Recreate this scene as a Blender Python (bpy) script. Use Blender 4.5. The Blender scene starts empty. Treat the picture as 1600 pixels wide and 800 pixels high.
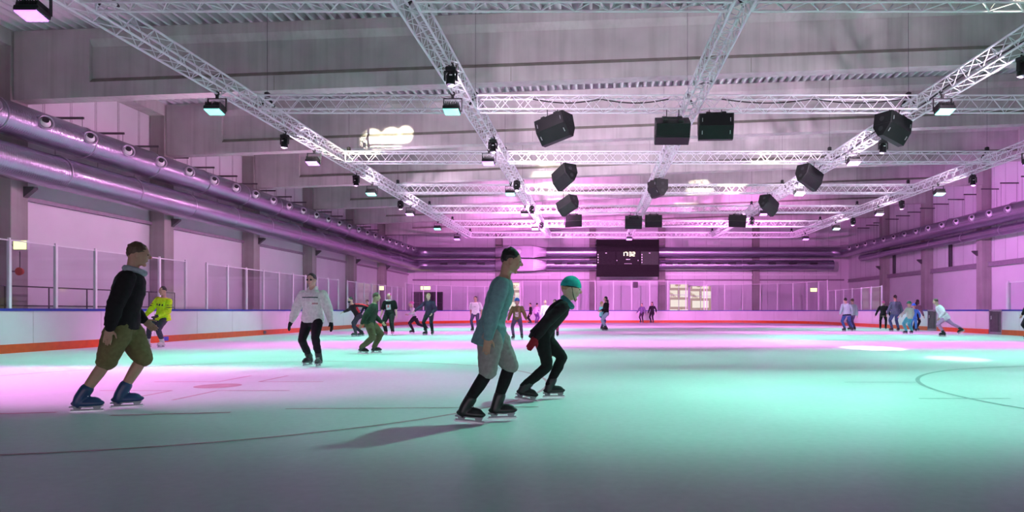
import bpy, bmesh, math, random
from mathutils import Vector, Matrix, noise
random.seed(7)
C = bpy.context.scene.collection
S = bpy.context.scene
PI = math.pi
F = 1050.0; CX = 927.0; CY = 486.0; EYE = 1.05

# ------------------------------------------------------------------ camera, world, exposure
cd = bpy.data.cameras.new('camera'); cam = bpy.data.objects.new('camera', cd); C.objects.link(cam)
cam.location = (0, 0, EYE); cam.rotation_euler = (PI/2, 0, 0)
cd.sensor_width = 36; cd.lens = 36*F/1600
cd.shift_x = -(CX-800)/1600; cd.shift_y = (CY-400)/1600
cd.clip_end = 300
S.camera = cam
S.view_settings.view_transform = 'Standard'; S.view_settings.look = 'None'
S.view_settings.exposure = 0.0; S.view_settings.gamma = 1.0; S.view_settings.use_curve_mapping = False
w = bpy.data.worlds.new('world'); S.world = w; w.use_nodes = True
w.node_tree.nodes['Background'].inputs[0].default_value = (0.40, 0.95, 0.92, 1)
w.node_tree.nodes['Background'].inputs[1].default_value = 0.055

PINK = (1.0, .33, .90); PURPLE = (0.94, 0.25, 1.0); TEAL = (0.28, 1.0, 0.74)
P_PURPLE = 1650; P_TEAL = 1700      # main downward beam of each flood light
W_PURPLE = 90; W_TEAL = 40
E_WL, C_WL = 1050, (1, .44, .82)   # moving stage lights: left wall, right wall, far wall, roof, ice
E_WR, C_WR = 2150, (.94, .25, 1)
E_WF, C_WF = 13800, (1, .26, .90)
E_WC, C_WC = 2500, (1.0, .74, 1.0)
E_WP = 3200   # wide spill of each flood light
FLOOD_CONE = 112
SUN = (1.0, 0.93, 0.72)  # colour of the added sun-patch lights
# added low fill standing in for daylight behind the camera, washing beams and roof
al = bpy.data.lights.new('roof_fill', 'AREA'); al.shape = 'RECTANGLE'; al.size = 36; al.size_y = 0.9; al.energy = 1300; al.color = (1.0, .74, .95)
ao = bpy.data.objects.new('roof_fill', al); C.objects.link(ao); ao.location = (3, -12, .35); ao.rotation_euler = (math.radians(128), 0, 0)

def at(px, py, Y):
    return Vector(((px-CX)/F*Y, Y, EYE+(CY-py)/F*Y))
def floor_at(px, py):
    Y = EYE*F/(py-CY)
    return Vector(((px-CX)/F*Y, Y, 0))

def add_sun_patch(target, src, size_deg, power, blend=0.25, sx=1.0):
    """added unseen spot light, standing in for sunlight to make one bright patch"""
    l = bpy.data.lights.new('daylight_beam', 'SPOT'); l.energy = power; l.color = SUN
    l.spot_size = math.radians(size_deg); l.spot_blend = blend; l.shadow_soft_size = 0.05
    o = bpy.data.objects.new('daylight_beam', l); C.objects.link(o)
    o.location = src; o.rotation_euler = (Vector(target)-Vector(src)).to_track_quat('-Z', 'Y').to_euler()
    o.scale = (sx, 1, 1)
    return o
add_sun_patch((-8.75, 26.5, 7.72), (-8.4, 4, .1), 2.5, 130000, .45)  # added spots just above the ice ahead of the camera, for beam patches
add_sun_patch((-8.0, 26.5, 7.78), (-7.7, 4, .1), 2.5, 130000, .45)
add_sun_patch((-7.45, 26.5, 8.0), (-7.2, 4, .1), 1.7, 130000, .45)
add_sun_patch((-2.2, 33.4, 7.55), (-2.0, -3, 1.35), 3.4, 140000, .7)  # added low spots behind the camera, for patches on a farther beam
add_sun_patch((6.3, 33.4, 7.35), (5.6, -8, 2.1), 2.2, 230000, .5)
add_sun_patch((7.9, 19.0, 0), (6.5, 2, 16.0), 4.4, 60000, .3)  # added high spots, for the bright patches on the ice
add_sun_patch((8.0, 14.8, 0), (6.5, -2, 15.0), 3.4, 26000, .4)

# ------------------------------------------------------------------ materials
def mat(name, col, rough=0.6, metal=0.0, spec=0.5, var=0.12, scale=6.0, bump=0.0, bscale=40.0, emit=None, estr=0.0, stretch=(1,1,1)):
    m = bpy.data.materials.new(name); m.use_nodes = True
    nt = m.node_tree; b = nt.nodes['Principled BSDF']
    b.inputs['Roughness'].default_value = rough; b.inputs['Metallic'].default_value = metal
    b.inputs['Specular IOR Level'].default_value = spec
    tc = nt.nodes.new('ShaderNodeTexCoord'); mp = nt.nodes.new('ShaderNodeMapping')
    mp.inputs['Scale'].default_value = stretch
    nt.links.new(tc.outputs['Object'], mp.inputs['Vector'])
    n = nt.nodes.new('ShaderNodeTexNoise'); n.inputs['Scale'].default_value = scale; n.inputs['Detail'].default_value = 5
    nt.links.new(mp.outputs[0], n.inputs['Vector'])
    r = nt.nodes.new('ShaderNodeValToRGB')
    r.color_ramp.elements[0].position = 0.3; r.color_ramp.elements[1].position = 0.7
    c = Vector(col[:3])
    r.color_ramp.elements[0].color = (*(c*(1-var)), 1); r.color_ramp.elements[1].color = (*[min(1, v*(1+var)) for v in c], 1)
    nt.links.new(n.outputs['Fac'], r.inputs[0]); nt.links.new(r.outputs[0], b.inputs['Base Color'])
    if bump:
        n2 = nt.nodes.new('ShaderNodeTexNoise'); n2.inputs['Scale'].default_value = bscale; n2.inputs['Detail'].default_value = 3
        nt.links.new(mp.outputs[0], n2.inputs['Vector'])
        bp = nt.nodes.new('ShaderNodeBump'); bp.inputs['Strength'].default_value = bump
        nt.links.new(n2.outputs['Fac'], bp.inputs['Height']); nt.links.new(bp.outputs[0], b.inputs['Normal'])
    if emit:
        b.inputs['Emission Color'].default_value = (*emit, 1); b.inputs['Emission Strength'].default_value = estr
    return m

def concrete(name, col):
    m = mat(name, col, rough=0.85, var=0.14, scale=0.9, spec=0.3, bump=0.15, bscale=9)
    nt = m.node_tree; b = nt.nodes['Principled BSDF']
    src = b.inputs['Base Color'].links[0].from_socket
    tc = nt.nodes.new('ShaderNodeTexCoord'); mp = nt.nodes.new('ShaderNodeMapping')
    mp.inputs['Scale'].default_value = (3.2, 3.2, 0.12)
    n = nt.nodes.new('ShaderNodeTexNoise'); n.inputs['Scale'].default_value = 1.6; n.inputs['Detail'].default_value = 6
    nt.links.new(tc.outputs['Object'], mp.inputs[0]); nt.links.new(mp.outputs[0], n.inputs['Vector'])
    r = nt.nodes.new('ShaderNodeValToRGB'); r.color_ramp.elements[0].position = .34; r.color_ramp.elements[1].position = .56
    r.color_ramp.elements[0].color = (.66, .64, .62, 1); r.color_ramp.elements[1].color = (1, 1, 1, 1)
    nt.links.new(n.outputs['Fac'], r.inputs[0])
    mx = nt.nodes.new('ShaderNodeMixRGB'); mx.blend_type = 'MULTIPLY'; mx.inputs[0].default_value = .38
    nt.links.new(src, mx.inputs[1]); nt.links.new(r.outputs[0], mx.inputs[2])
    nt.links.new(mx.outputs[0], b.inputs['Base Color'])
    return m

M = {}
M['concrete'] = concrete('concrete', (.50, .47, .46))
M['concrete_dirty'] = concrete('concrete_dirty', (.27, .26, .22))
M['column'] = concrete('column_concrete', (.36, .33, .32))
M['deck'] = mat('galvanised_deck', (.70, .71, .72), rough=.5, metal=.0, var=.06, scale=2)
M['wall'] = mat('wall_panel', (.74, .72, .75), rough=.5, var=.05, scale=.6)
M['seam'] = mat('panel_seam', (.46, .43, .46), rough=.7)
M['steel_dark'] = mat('dark_steel', (.10, .09, .10), rough=.5, metal=.3)
M['steel_purple'] = mat('painted_steel', (.30, .24, .30), rough=.5)
M['truss'] = mat('truss_aluminium', (.90, .90, .92), rough=.38, metal=.25, var=.04)
M['black'] = mat('black_plastic', (.010, .010, .010), rough=.45, var=.2)
M['black_gloss'] = mat('black_cabinet', (.007, .008, .008), rough=.45, var=.2, spec=.3)
M['handle'] = mat('handle_metal', (.6, .62, .62), rough=.3, metal=.7)
M['board'] = mat('board_plastic', (.66, .63, .68), rough=.14, var=.03, spec=.5, bump=.12, bscale=1.1, scale=1.5)
M['kick'] = mat('kick_plate', (.62, .085, .012), rough=.35, var=.1)
M['cap'] = mat('cap_rail_blue', (.012, .03, .30), rough=.35, var=.1)
M['post'] = mat('white_post', (.82, .80, .84), rough=.4, var=.03)
M['white'] = mat('white_paint', (.85, .85, .86), rough=.45, var=.04)
M['blade'] = mat('blade_steel', (.6, .62, .65), rough=.25, metal=.9)
M['board_black'] = mat('scoreboard_face', (.010, .010, .009), spec=.12, rough=.6, var=.15)
M['board_panel'] = mat('scoreboard_panel', (.016, .016, .015), spec=.12, rough=.6, var=.2)
M['board_panel_pale'] = mat('scoreboard_panel_pale', (.045, .065, .045), spec=.12, rough=.5, var=.15, scale=12)
M['digits'] = mat('lit_digits', (.9, .9, .6), emit=(1, .95, .6), estr=1.6)
M['digits_dim'] = mat('lit_lettering', (.7, .7, .7), emit=(.9, .8, .9), estr=.35)
M['exit'] = mat('lit_sign', (.9, .95, .4), emit=(.92, 1.0, .35), estr=2.2)
M['red_bell'] = mat('red_plastic', (.5, .06, .02), rough=.4)
M['ice_red'] = mat('ice_line_red', (.62, .36, .42), rough=.5, var=.15, scale=5)
M['ice_grey'] = mat('ice_line_grey', (.40, .46, .48), rough=.5, var=.1, scale=5)
M['door_dark'] = mat('dark_glazing', (.05, .045, .05), rough=.2)
M['eye'] = mat('eye', (.03, .02, .02), rough=.2)
M['lip'] = mat('lips', (.45, .17, .15), rough=.5)

# spiral-wound duct metal
m = mat('duct_metal', (.40, .36, .46), rough=.26, metal=.9, var=.06, scale=1.5)
nt = m.node_tree; b = nt.nodes['Principled BSDF']
tc = nt.nodes.new('ShaderNodeTexCoord'); wv = nt.nodes.new('ShaderNodeTexWave'); wv.bands_direction = 'Y'
wv.inputs['Scale'].default_value = 4.2; wv.inputs['Distortion'].default_value = 0
bp = nt.nodes.new('ShaderNodeBump'); bp.inputs['Strength'].default_value = .16; bp.inputs['Distance'].default_value = .03
nt.links.new(tc.outputs['Object'], wv.inputs['Vector']); nt.links.new(wv.outputs['Fac'], bp.inputs['Height']); nt.links.new(bp.outputs[0], b.inputs['Normal'])
M['duct'] = m
m = m.copy(); m.name = 'duct_metal_across'
for n in m.node_tree.nodes:
    if n.type == 'TEX_WAVE': n.bands_direction = 'X'
M['duct_x'] = m
M['duct_plain'] = mat('sheet_metal', (.34, .31, .37), rough=.38, metal=.6, var=.08, scale=2)
M['duct_inside'] = mat('duct_inside', (.03, .03, .035), rough=.7)

# ice
m = mat('ice', (.80, .83, .85), rough=.42, var=.05, scale=.5, spec=.35, bump=.03, bscale=3)
M['ice'] = m
nt = m.node_tree; b = nt.nodes['Principled BSDF']
src = b.inputs['Base Color'].links[0].from_socket
tc = nt.nodes.new('ShaderNodeTexCoord'); n = nt.nodes.new('ShaderNodeTexNoise'); n.inputs['Scale'].default_value = 14; n.inputs['Detail'].default_value = 8
r = nt.nodes.new('ShaderNodeValToRGB'); r.color_ramp.elements[0].position = .3; r.color_ramp.elements[1].position = .7
r.color_ramp.elements[0].color = (.9, .9, .9, 1)
mx = nt.nodes.new('ShaderNodeMixRGB'); mx.blend_type = 'MULTIPLY'; mx.inputs[0].default_value = .7
nt.links.new(tc.outputs['Object'], n.inputs['Vector']); nt.links.new(n.outputs['Fac'], r.inputs[0])
nt.links.new(src, mx.inputs[1]); nt.links.new(r.outputs[0], mx.inputs[2]); nt.links.new(mx.outputs[0], b.inputs['Base Color'])

# shield glass: clear with a weak mirror
m = bpy.data.materials.new('shield_glass'); m.use_nodes = True; nt = m.node_tree
nt.nodes.remove(nt.nodes['Principled BSDF']); out = nt.nodes['Material Output']
tr = nt.nodes.new('ShaderNodeBsdfTransparent'); tr.inputs[0].default_value = (.93, .93, .95, 1)
gl = nt.nodes.new('ShaderNodeBsdfGlossy'); gl.inputs['Roughness'].default_value = .03
lw = nt.nodes.new('ShaderNodeLayerWeight'); lw.inputs['Blend'].default_value = .5
pw_ = nt.nodes.new('ShaderNodeMath'); pw_.operation = 'POWER'; pw_.inputs[1].default_value = 4
nt.links.new(lw.outputs['Facing'], pw_.inputs[0])
fr = nt.nodes.new('ShaderNodeMath'); fr.operation = 'MULTIPLY_ADD'; fr.inputs[1].default_value = .35; fr.inputs[2].default_value = .05
nt.links.new(pw_.outputs[0], fr.inputs[0])
ms = nt.nodes.new('ShaderNodeMixShader')
nt.links.new(fr.outputs[0], ms.inputs[0]); nt.links.new(tr.outputs[0], ms.inputs[1]); nt.links.new(gl.outputs[0], ms.inputs[2]); nt.links.new(ms.outputs[0], out.inputs['Surface'])
M['glass'] = m

# glowing pane: daylight at the door, painted-in reflection at the window pair
m = bpy.data.materials.new('daylit_reflected_pane'); m.use_nodes = True; nt = m.node_tree; b = nt.nodes['Principled BSDF']
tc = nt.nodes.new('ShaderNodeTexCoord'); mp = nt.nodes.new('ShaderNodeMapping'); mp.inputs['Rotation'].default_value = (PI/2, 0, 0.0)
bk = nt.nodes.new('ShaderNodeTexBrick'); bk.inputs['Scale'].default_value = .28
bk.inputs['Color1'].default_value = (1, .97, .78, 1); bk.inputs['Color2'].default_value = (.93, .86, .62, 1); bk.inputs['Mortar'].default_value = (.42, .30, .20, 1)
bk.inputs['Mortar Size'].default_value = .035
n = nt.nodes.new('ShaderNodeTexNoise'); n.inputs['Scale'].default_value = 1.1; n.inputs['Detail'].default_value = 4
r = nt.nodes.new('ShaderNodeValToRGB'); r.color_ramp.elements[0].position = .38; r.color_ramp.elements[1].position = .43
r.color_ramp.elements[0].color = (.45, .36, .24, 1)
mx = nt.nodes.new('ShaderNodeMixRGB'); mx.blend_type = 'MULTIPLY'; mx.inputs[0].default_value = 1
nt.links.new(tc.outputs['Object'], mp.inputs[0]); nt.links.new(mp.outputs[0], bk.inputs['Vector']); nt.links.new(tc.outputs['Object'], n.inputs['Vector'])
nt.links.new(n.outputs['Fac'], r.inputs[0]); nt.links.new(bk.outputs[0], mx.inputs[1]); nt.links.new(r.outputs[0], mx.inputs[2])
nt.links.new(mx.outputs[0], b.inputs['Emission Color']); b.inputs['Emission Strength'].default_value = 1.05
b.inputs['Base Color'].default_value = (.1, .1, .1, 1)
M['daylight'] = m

def lampmat(name, col, s):
    return mat(name, (.9, .9, .9), emit=col, estr=s)
M['lamp_purple'] = lampmat('lit_face_purple', (.60, .18, 1.0), 2.0)
M['lamp_teal'] = lampmat('lit_face_teal', (.17, 1.0, .84), 1.7)
M['lens'] = mat('lens', (.75, .60, .78), rough=.1, spec=.8)

# ------------------------------------------------------------------ mesh builder
class MB:
    def __init__(s): s.v = []; s.f = []; s.mi = []
    def add(s, vs, fs, mi=0):
        o = len(s.v); s.v += [Vector(v) for v in vs]; s.f += [[i+o for i in f] for f in fs]; s.mi += [mi]*len(fs)
    def box(s, c, d, rot=None, mi=0, bev=0.0, taper=1.0):
        x, y, z = [a/2 for a in d]; c = Vector(c)
        if bev > 0:
            k = bev; vs = []; 
            zs = [(-z, 1-0), (-z+k, 0), (z-k, 0), (z, 1)]
            rings = []
            for zz, inn in ((-z, k), (-z+k, 0), (z-k, 0), (z, k)):
                t = 1 if zz < 0 else taper
                a, bb = (x-inn)*t, (y-inn)*t; q = k*.7
                rings.append([(-a+q, -bb, zz), (a-q, -bb, zz), (a, -bb+q, zz), (a, bb-q, zz), (a-q, bb, zz), (-a+q, bb, zz), (-a, bb-q, zz), (-a, -bb+q, zz)])
            vs = [p for rg in rings for p in rg]; fs = [list(range(7, -1, -1)), list(range(24, 32))]
            for r_ in range(3):
                for i in range(8):
                    j = (i+1) % 8; fs.append([r_*8+i, r_*8+j, r_*8+8+j, r_*8+8+i])
        else:
            t = taper
            vs = [(-x,-y,-z),(x,-y,-z),(x,y,-z),(-x,y,-z),(-x*t,-y*t,z),(x*t,-y*t,z),(x*t,y*t,z),(-x*t,y*t,z)]
            fs = [[3,2,1,0],[4,5,6,7],[0,1,5,4],[1,2,6,5],[2,3,7,6],[3,0,4,7]]
        vs = [Vector(v) for v in vs]
        if rot is not None: vs = [rot @ v for v in vs]
        s.add([v+c for v in vs], fs, mi)
    def tube(s, p0, p1, r0, r1=None, n=8, mi=0, cap=True):
        p0, p1 = Vector(p0), Vector(p1); r1 = r0 if r1 is None else r1
        d = (p1-p0)
        if d.length < 1e-6: return
        q = d.to_track_quat('Z', 'Y'); vs = []
        for p, r_ in ((p0, r0), (p1, r1)):
            for i in range(n):
                a = 2*PI*i/n; vs.append(p + q @ Vector((r_*math.cos(a), r_*math.sin(a), 0)))
        fs = [[i, (i+1) % n, n+(i+1) % n, n+i] for i in range(n)]
        if cap: fs += [list(range(n-1, -1, -1)), list(range(n, 2*n))]
        s.add(vs, fs, mi)
    def path(s, pts, r, n=8, mi=0):
        pts = [Vector(p) for p in pts]; rings = []
        for i, p in enumerate(pts):
            d = (pts[min(i+1, len(pts)-1)]-pts[max(i-1, 0)]).normalized()
            up = Vector((0, 0, 1)) if abs(d.z) < .95 else Vector((0, 1, 0))
            a = d.cross(up).normalized(); b_ = a.cross(d).normalized()
            rr = r[i] if isinstance(r, (list, tuple)) else r
            rings.append([p+a*rr*math.cos(2*PI*k/n)+b_*rr*math.sin(2*PI*k/n) for k in range(n)])
        s.loft(rings, mi)
    def loft(s, rings, mi=0, cap=True):
        n = len(rings[0]); vs = [p for r_ in rings for p in r_]; fs = []
        for i in range(len(rings)-1):
            for k in range(n):
                k2 = (k+1) % n; fs.append([i*n+k, i*n+k2, (i+1)*n+k2, (i+1)*n+k])
        if cap: fs += [list(range(n-1, -1, -1)), list(range((len(rings)-1)*n, len(rings)*n))]
        s.add(vs, fs, mi)
    def ball(s, c, r, n=12, m=8, rot=None, mi=0, fn=None):
        if not isinstance(r, (tuple, list, Vector)): r = (r, r, r)
        c = Vector(c); vs = []; fs = []
        def T(v):
            v = Vector(v)
            if fn: v = Vector(fn(v))
            v = Vector((v.x*r[0], v.y*r[1], v.z*r[2]))
            if rot is not None: v = rot @ v
            return v+c
        vs.append(T((0, 0, -1)))
        for j in range(1, m):
            t = -PI/2+PI*j/m
            for i in range(n):
                a = 2*PI*i/n; vs.append(T((math.cos(a)*math.cos(t), math.sin(a)*math.cos(t), math.sin(t))))
        vs.append(T((0, 0, 1))); top = len(vs)-1
        for i in range(n):
            k = (i+1) % n
            fs.append([0, 1+k, 1+i]); fs.append([top, 1+(m-2)*n+i, 1+(m-2)*n+k])
            for j in range(m-2): fs.append([1+j*n+i, 1+j*n+k, 1+(j+1)*n+k, 1+(j+1)*n+i])
        s.add(vs, fs, mi)
    def torus(s, c, axis, R, r, n=24, m=8, mi=0):
        c = Vector(c); q = Vector(axis).to_track_quat('Z', 'Y'); vs = []; fs = []
        for i in range(n):
            a = 2*PI*i/n
            for j in range(m):
                b_ = 2*PI*j/m
                vs.append(c+q @ Vector(((R+r*math.cos(b_))*math.cos(a), (R+r*math.cos(b_))*math.sin(a), r*math.sin(b_))))
        for i in range(n):
            for j in range(m):
                i2, j2 = (i+1) % n, (j+1) % m
                fs.append([i*m+j, i2*m+j, i2*m+j2, i*m+j2])
        s.add(vs, fs, mi)
    def prism(s, prof, axis, a0, a1, mi=0):
        """prof: list of (u,v); axis 'X': (u,v)=(y,z); 'Y': (x,z); 'Z': (x,y)"""
        def P(u, v, t): return {'X': (t, u, v), 'Y': (u, t, v), 'Z': (u, v, t)}[axis]
        s.loft([[Vector(P(u, v, a0)) for u, v in prof], [Vector(P(u, v, a1)) for u, v in prof]], mi)
    def build(s, name, mats, parent=None, smooth=False, off=None):
        me = bpy.data.meshes.new(name)
        o_ = Vector(off) if off is not None else Vector((0, 0, 0))
        me.from_pydata([v-o_ for v in s.v], [], s.f)
        if not isinstance(mats, (list, tuple)): mats = [mats]
        for m_ in mats: me.materials.append(m_)
        if len(mats) > 1: me.polygons.foreach_set('material_index', s.mi)
        if smooth:
            me.polygons.foreach_set('use_smooth', [True]*len(me.polygons))
            try: me.set_sharp_from_angle(angle=math.radians(40))
            except Exception: pass
        bm = bmesh.new(); bm.from_mesh(me); bmesh.ops.recalc_face_normals(bm, faces=bm.faces); bm.to_mesh(me); bm.free()
        o = bpy.data.objects.new(name, me); C.objects.link(o)
        if parent: o.parent = parent
        elif off is not None: o.location = o_
        return o

def tag(o, label, cat, group=None, kind=None):
    o['label'] = label; o['category'] = cat
    if group: o['group'] = group
    if kind: o['kind'] = kind
    return o
def thing(name, label, cat, loc=(0,0,0), rot=(0,0,0), group=None):
    o = bpy.data.objects.new(name, None); C.objects.link(o); o.empty_display_size = .1
    o.location = loc; o.rotation_euler = rot
    return tag(o, label, cat, group)
def struct(name, mb, m_, label=None, cat=None, smooth=False):
    o = mb.build(name, m_, smooth=smooth); o['kind'] = 'structure'
    o['label'] = label or name; o['category'] = cat or name.split('_')[0]
    return o
def copy_tree(o, parent=None):
    c = o.copy(); C.objects.link(c); c.parent = parent
    for ch in list(o.children): copy_tree(ch, c)
    return c

# ------------------------------------------------------------------ setting
XL, XR, YF = -17.5, 24.1, 63.4
SL = .037
def deckz(x): return 9.2+SL*(x+16.9)

mb = MB()
mb.box((3.3, 30, -.15), (44, 70, .3))
def ring_mark(c, R, wd, mi, a0=0, a1=2*PI, n=120, z=.003):
    vs = []; fs = []
    for i in range(n+1):
        a = a0+(a1-a0)*i/n
        for rr in (R-wd/2, R+wd/2): vs.append((c[0]+rr*math.cos(a), c[1]+rr*math.sin(a), z))
    for i in range(n): fs.append([2*i, 2*i+1, 2*i+3, 2*i+2])
    mb.add(vs, fs, mi)
def strip(x0, y0, x1, y1, wd, mi, z=.003):
    d = Vector((x1-x0, y1-y0, 0)).normalized(); nn = Vector((-d.y, d.x, 0))*wd/2
    a, b_ = Vector((x0, y0, z)), Vector((x1, y1, z))
    mb.add([a-nn, b_-nn, b_+nn, a+nn], [[0, 1, 2, 3]], mi)
cl, cr = (-5.25, 9.4), (9.0, 8.3)
ring_mark(cl, 4.6, .05, 1); ring_mark(cr, 4.5, .06, 2)
ring_mark(cl, .15, .30, 1, z=.004, n=40); ring_mark(cr, .15, .30, 2, z=.004, n=40)
for sx in (-1, 1):
    for sy in (-1, 1):
        strip(cl[0]+sx*.3, cl[1]+sy*.55, cl[0]+sx*1.25, cl[1]+sy*.55, .045, 1)
        strip(cl[0]+sx*.3, cl[1]+sy*.55, cl[0]+sx*.3, cl[1]+sy*1.5, .045, 1)
    strip(cl[0]+sx*.9-.5, 6.75+0*sx, cl[0]+sx*.9+.6, 6.95, .07, 1)
strip(3.7, 9.9, 4.8, 9.9, .04, 2); strip(3.9, 8.05, 5.0, 8.05, .04, 2)
strip(-3.3, 7.2, -.6, 7.35, .04, 1)
struct('floor', mb, [M['ice'], M['ice_red'], M['ice_grey']], 'white ice sheet of the rink', 'floor')

# walls
def wall_seams(mb, side):
    pass
mb = MB(); mb.box((XL-.15, 37.5, 5.2), (.3, 52.2, 10.4))
for i in range(46):
    y = 12.4+i*1.12
    for dy in (0, .07): mb.box((XL+.004, y+dy, 8.0), (.012, .018, 2.8), mi=1)
struct('wall_left', mb, [M['wall'], M['seam']], 'pale panel wall along the left side of the hall', 'wall')
mb = MB(); mb.box((XR+.15, 37.5, 6.0), (.3, 52.2, 12.0))
for i in range(46):
    mb.box((XR-.004, 12.4+i*1.12, 7.5), (.012, .02, 7.0), mi=1)
struct('wall_right', mb, [M['wall'], M['seam']], 'pale panel wall along the right side of the hall', 'wall')
mb = MB(); mb.box(((XL+XR)/2, YF+.15, 5.6), (XR-XL+.6, .3, 11.4))
for i in range(36):
    mb.box((XL+.6+i*1.15, YF-.004, 5), (.02, .012, 9.6), mi=1)
struct('wall_back', mb, [M['wall'], M['seam']], 'pale panel wall at the far end of the rink', 'wall')

# corrugated roof deck
mb = MB(); x = XL-.3; prof = []
while x < XR+.4:
    for dx, dz in ((0, 0), (.075, 0), (.095, .20), (.28, .20)): prof.append((x+dx, deckz(x+dx)+dz+.01))
    x += .3
vs = [(px_, 11.5, pz) for px_, pz in prof]+[(px_, YF+.2, pz) for px_, pz in prof]
n = len(prof); mb.add(vs, [[i, i+1, n+i+1, n+i] for i in range(n-1)])
mb.add([(a, b_, c_+.05) for a, b_, c_ in vs], [[i, i+1, n+i+1, n+i] for i in range(n-1)])
struct('ceiling', mb, M['deck'], 'corrugated steel roof deck', 'ceiling')

# eaves beams and girts
mb = MB(); mb.box((XL+.3, 37.5, 9.0), (.6, 52, .5)); struct('trim_1', mb, M['concrete'], 'concrete eaves beam on the left wall', 'trim')
mb = MB(); mb.box((XR-.3, 37.5, 10.5), (.6, 52, .5)); struct('trim_2', mb, M['concrete'], 'concrete eaves beam on the right wall', 'trim')
mb = MB(); mb.box((XL+.06, 37.5, 4.5), (.12, 52, .12)); struct('trim_3', mb, M['steel_purple'], 'steel girt on the left wall', 'trim')
mb = MB(); mb.box((XR-.1, 45, 3.87), (.2, 36, .28)); mb.box((XR-.22, 45, 3.99), (.06, 36, .05)); mb.box((XR-.22, 45, 3.76), (.06, 36, .05)); struct('trim_4', mb, M['steel_purple'], 'steel girt on the right wall', 'trim')
mb = MB(); mb.box((3.3, YF-.1, 3.98), (40.6, .2, .14)); struct('trim_5', mb, M['steel_purple'], 'dark girt across the far wall', 'trim')
mb = MB(); mb.box((14.4, YF-.12, 4.46), (17, .14, .13)); mb.box((-9.5, YF-.12, 4.46), (11, .14, .13)); struct('trim_6', mb, M['white'], 'white rail across the far wall', 'trim')

# roof beams
def beam_profile():
    w_, q = .225, .10   # half widths of flange and web
    return [(-w_, 0), (w_, 0), (w_, .44), (q, .58), (q, 1.50), (w_, 1.70), (w_, 2.0), (-w_, 2.0), (-w_, 1.70), (-q, 1.50), (-q, .58), (-w_, .44)]
x0b, x1b = -16.88, 23.48
beam_names = ['nearest the camera', 'second from the camera', 'third from the camera', 'fourth from the camera', 'fifth from the camera', 'sixth from the camera']
COLY = [19.8+6.98*k for k in range(7)]
for k in range(6):
    yb = COLY[k]
    mb = MB(); pr = beam_profile(); r0 = []; r1 = []
    xa, xb = x0b+2.2, x1b-2.2
    za, zb = 7.2+SL*(xa-x0b), 7.2+SL*(xb-x0b)
    n = len(pr)
    vs = [(xa, yb+u, za+v) for u, v in pr]+[(xb, yb+u, zb+v) for u, v in pr]
    for i in range(n):
        j = (i+1) % n
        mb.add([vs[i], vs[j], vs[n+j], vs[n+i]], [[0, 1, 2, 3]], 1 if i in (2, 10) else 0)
    for xs, xe in ((x0b, xa), (xb, x1b)):
        zs, ze = 7.2+SL*(xs-x0b), 7.2+SL*(xe-x0b)
        rect = [(-.225, 0), (.225, 0), (.225, 2.0), (-.225, 2.0)]
        mb.loft([[Vector((xs, yb+u, zs+v)) for u, v in rect], [Vector((xe, yb+u, ze+v)) for u, v in rect]], 0)
    for xj in (-9.3, -2.4, 4.6, 11.4):                       # cast joints on the lower flange
        mb.box((xj, yb-.226, 7.2+SL*(xj-x0b)+.22), (.02, .006, .42), mi=1)
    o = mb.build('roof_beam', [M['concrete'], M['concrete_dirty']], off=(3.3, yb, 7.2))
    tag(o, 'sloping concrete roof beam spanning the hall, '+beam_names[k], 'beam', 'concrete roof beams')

# columns
def column(x, y, h, label, inner, grp):
    t = thing('concrete_column', label, 'column', (x, y, 0), (0, 0, 0), grp)
    mb = MB(); mb.box((0, 0, h/2), (.58, .60, h), bev=.02); mb.build('shaft', M['column'], t)
    mb = MB(); mb.prism([(inner*.29, 4.74), (inner*.60, 4.74), (inner*.60, 4.68), (inner*.29, 4.42)], 'Y', .12, .28); mb.build('corbel', M['steel_dark'], t)
    return t
ordn = ['first', 'second', 'third', 'fourth', 'fifth', 'sixth']
for k in range(6):
    column(-17.19, COLY[k], deckz(-17.2), 'concrete column by the left wall, %s from the camera' % ordn[k], 1, 'columns of the left wall')
for k in range(1, 6):
    column(23.79, COLY[k]+.2, deckz(23.5), 'concrete column by the right wall, %s of those in view from the camera' % ordn[k-1], -1, 'columns of the right wall')
for i, pxx in enumerate((780, 926, 1034, 1181)):
    mb = MB(); X = (pxx-CX)/F*(YF-.25); mb.box((X, YF-.25, deckz(X)/2), (.62, .46, deckz(X)), bev=.02)
    o = mb.build('concrete_column', M['column'], off=(X, YF-.25, 0))
    tag(o, ['concrete column of the far wall left of the box joint in the ducts', 'concrete column of the far wall behind the left edge of the scoreboard', 'concrete column of the far wall at the right edge of the scoreboard', 'rightmost free concrete column of the far wall'][i], 'column', 'columns of the far wall')

# doors of the far wall; the window pair is a reflection built as glowing panes
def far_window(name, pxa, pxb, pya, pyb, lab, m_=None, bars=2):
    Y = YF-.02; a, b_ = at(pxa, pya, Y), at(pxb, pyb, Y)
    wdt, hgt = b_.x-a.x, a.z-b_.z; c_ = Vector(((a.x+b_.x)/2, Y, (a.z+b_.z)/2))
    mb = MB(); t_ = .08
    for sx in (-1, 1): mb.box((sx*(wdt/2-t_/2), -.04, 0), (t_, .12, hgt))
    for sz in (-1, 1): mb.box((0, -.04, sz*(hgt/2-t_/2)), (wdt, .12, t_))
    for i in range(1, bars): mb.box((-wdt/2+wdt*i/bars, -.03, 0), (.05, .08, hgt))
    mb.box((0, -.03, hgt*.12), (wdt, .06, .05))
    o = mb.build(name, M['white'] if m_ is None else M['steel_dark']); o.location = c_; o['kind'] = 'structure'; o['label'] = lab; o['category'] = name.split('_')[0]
    mb = MB(); mb.box((0, 0, 0), (wdt-.1, .03, hgt-.1)); mb.build('pane', m_ or M['daylight'], o)
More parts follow.
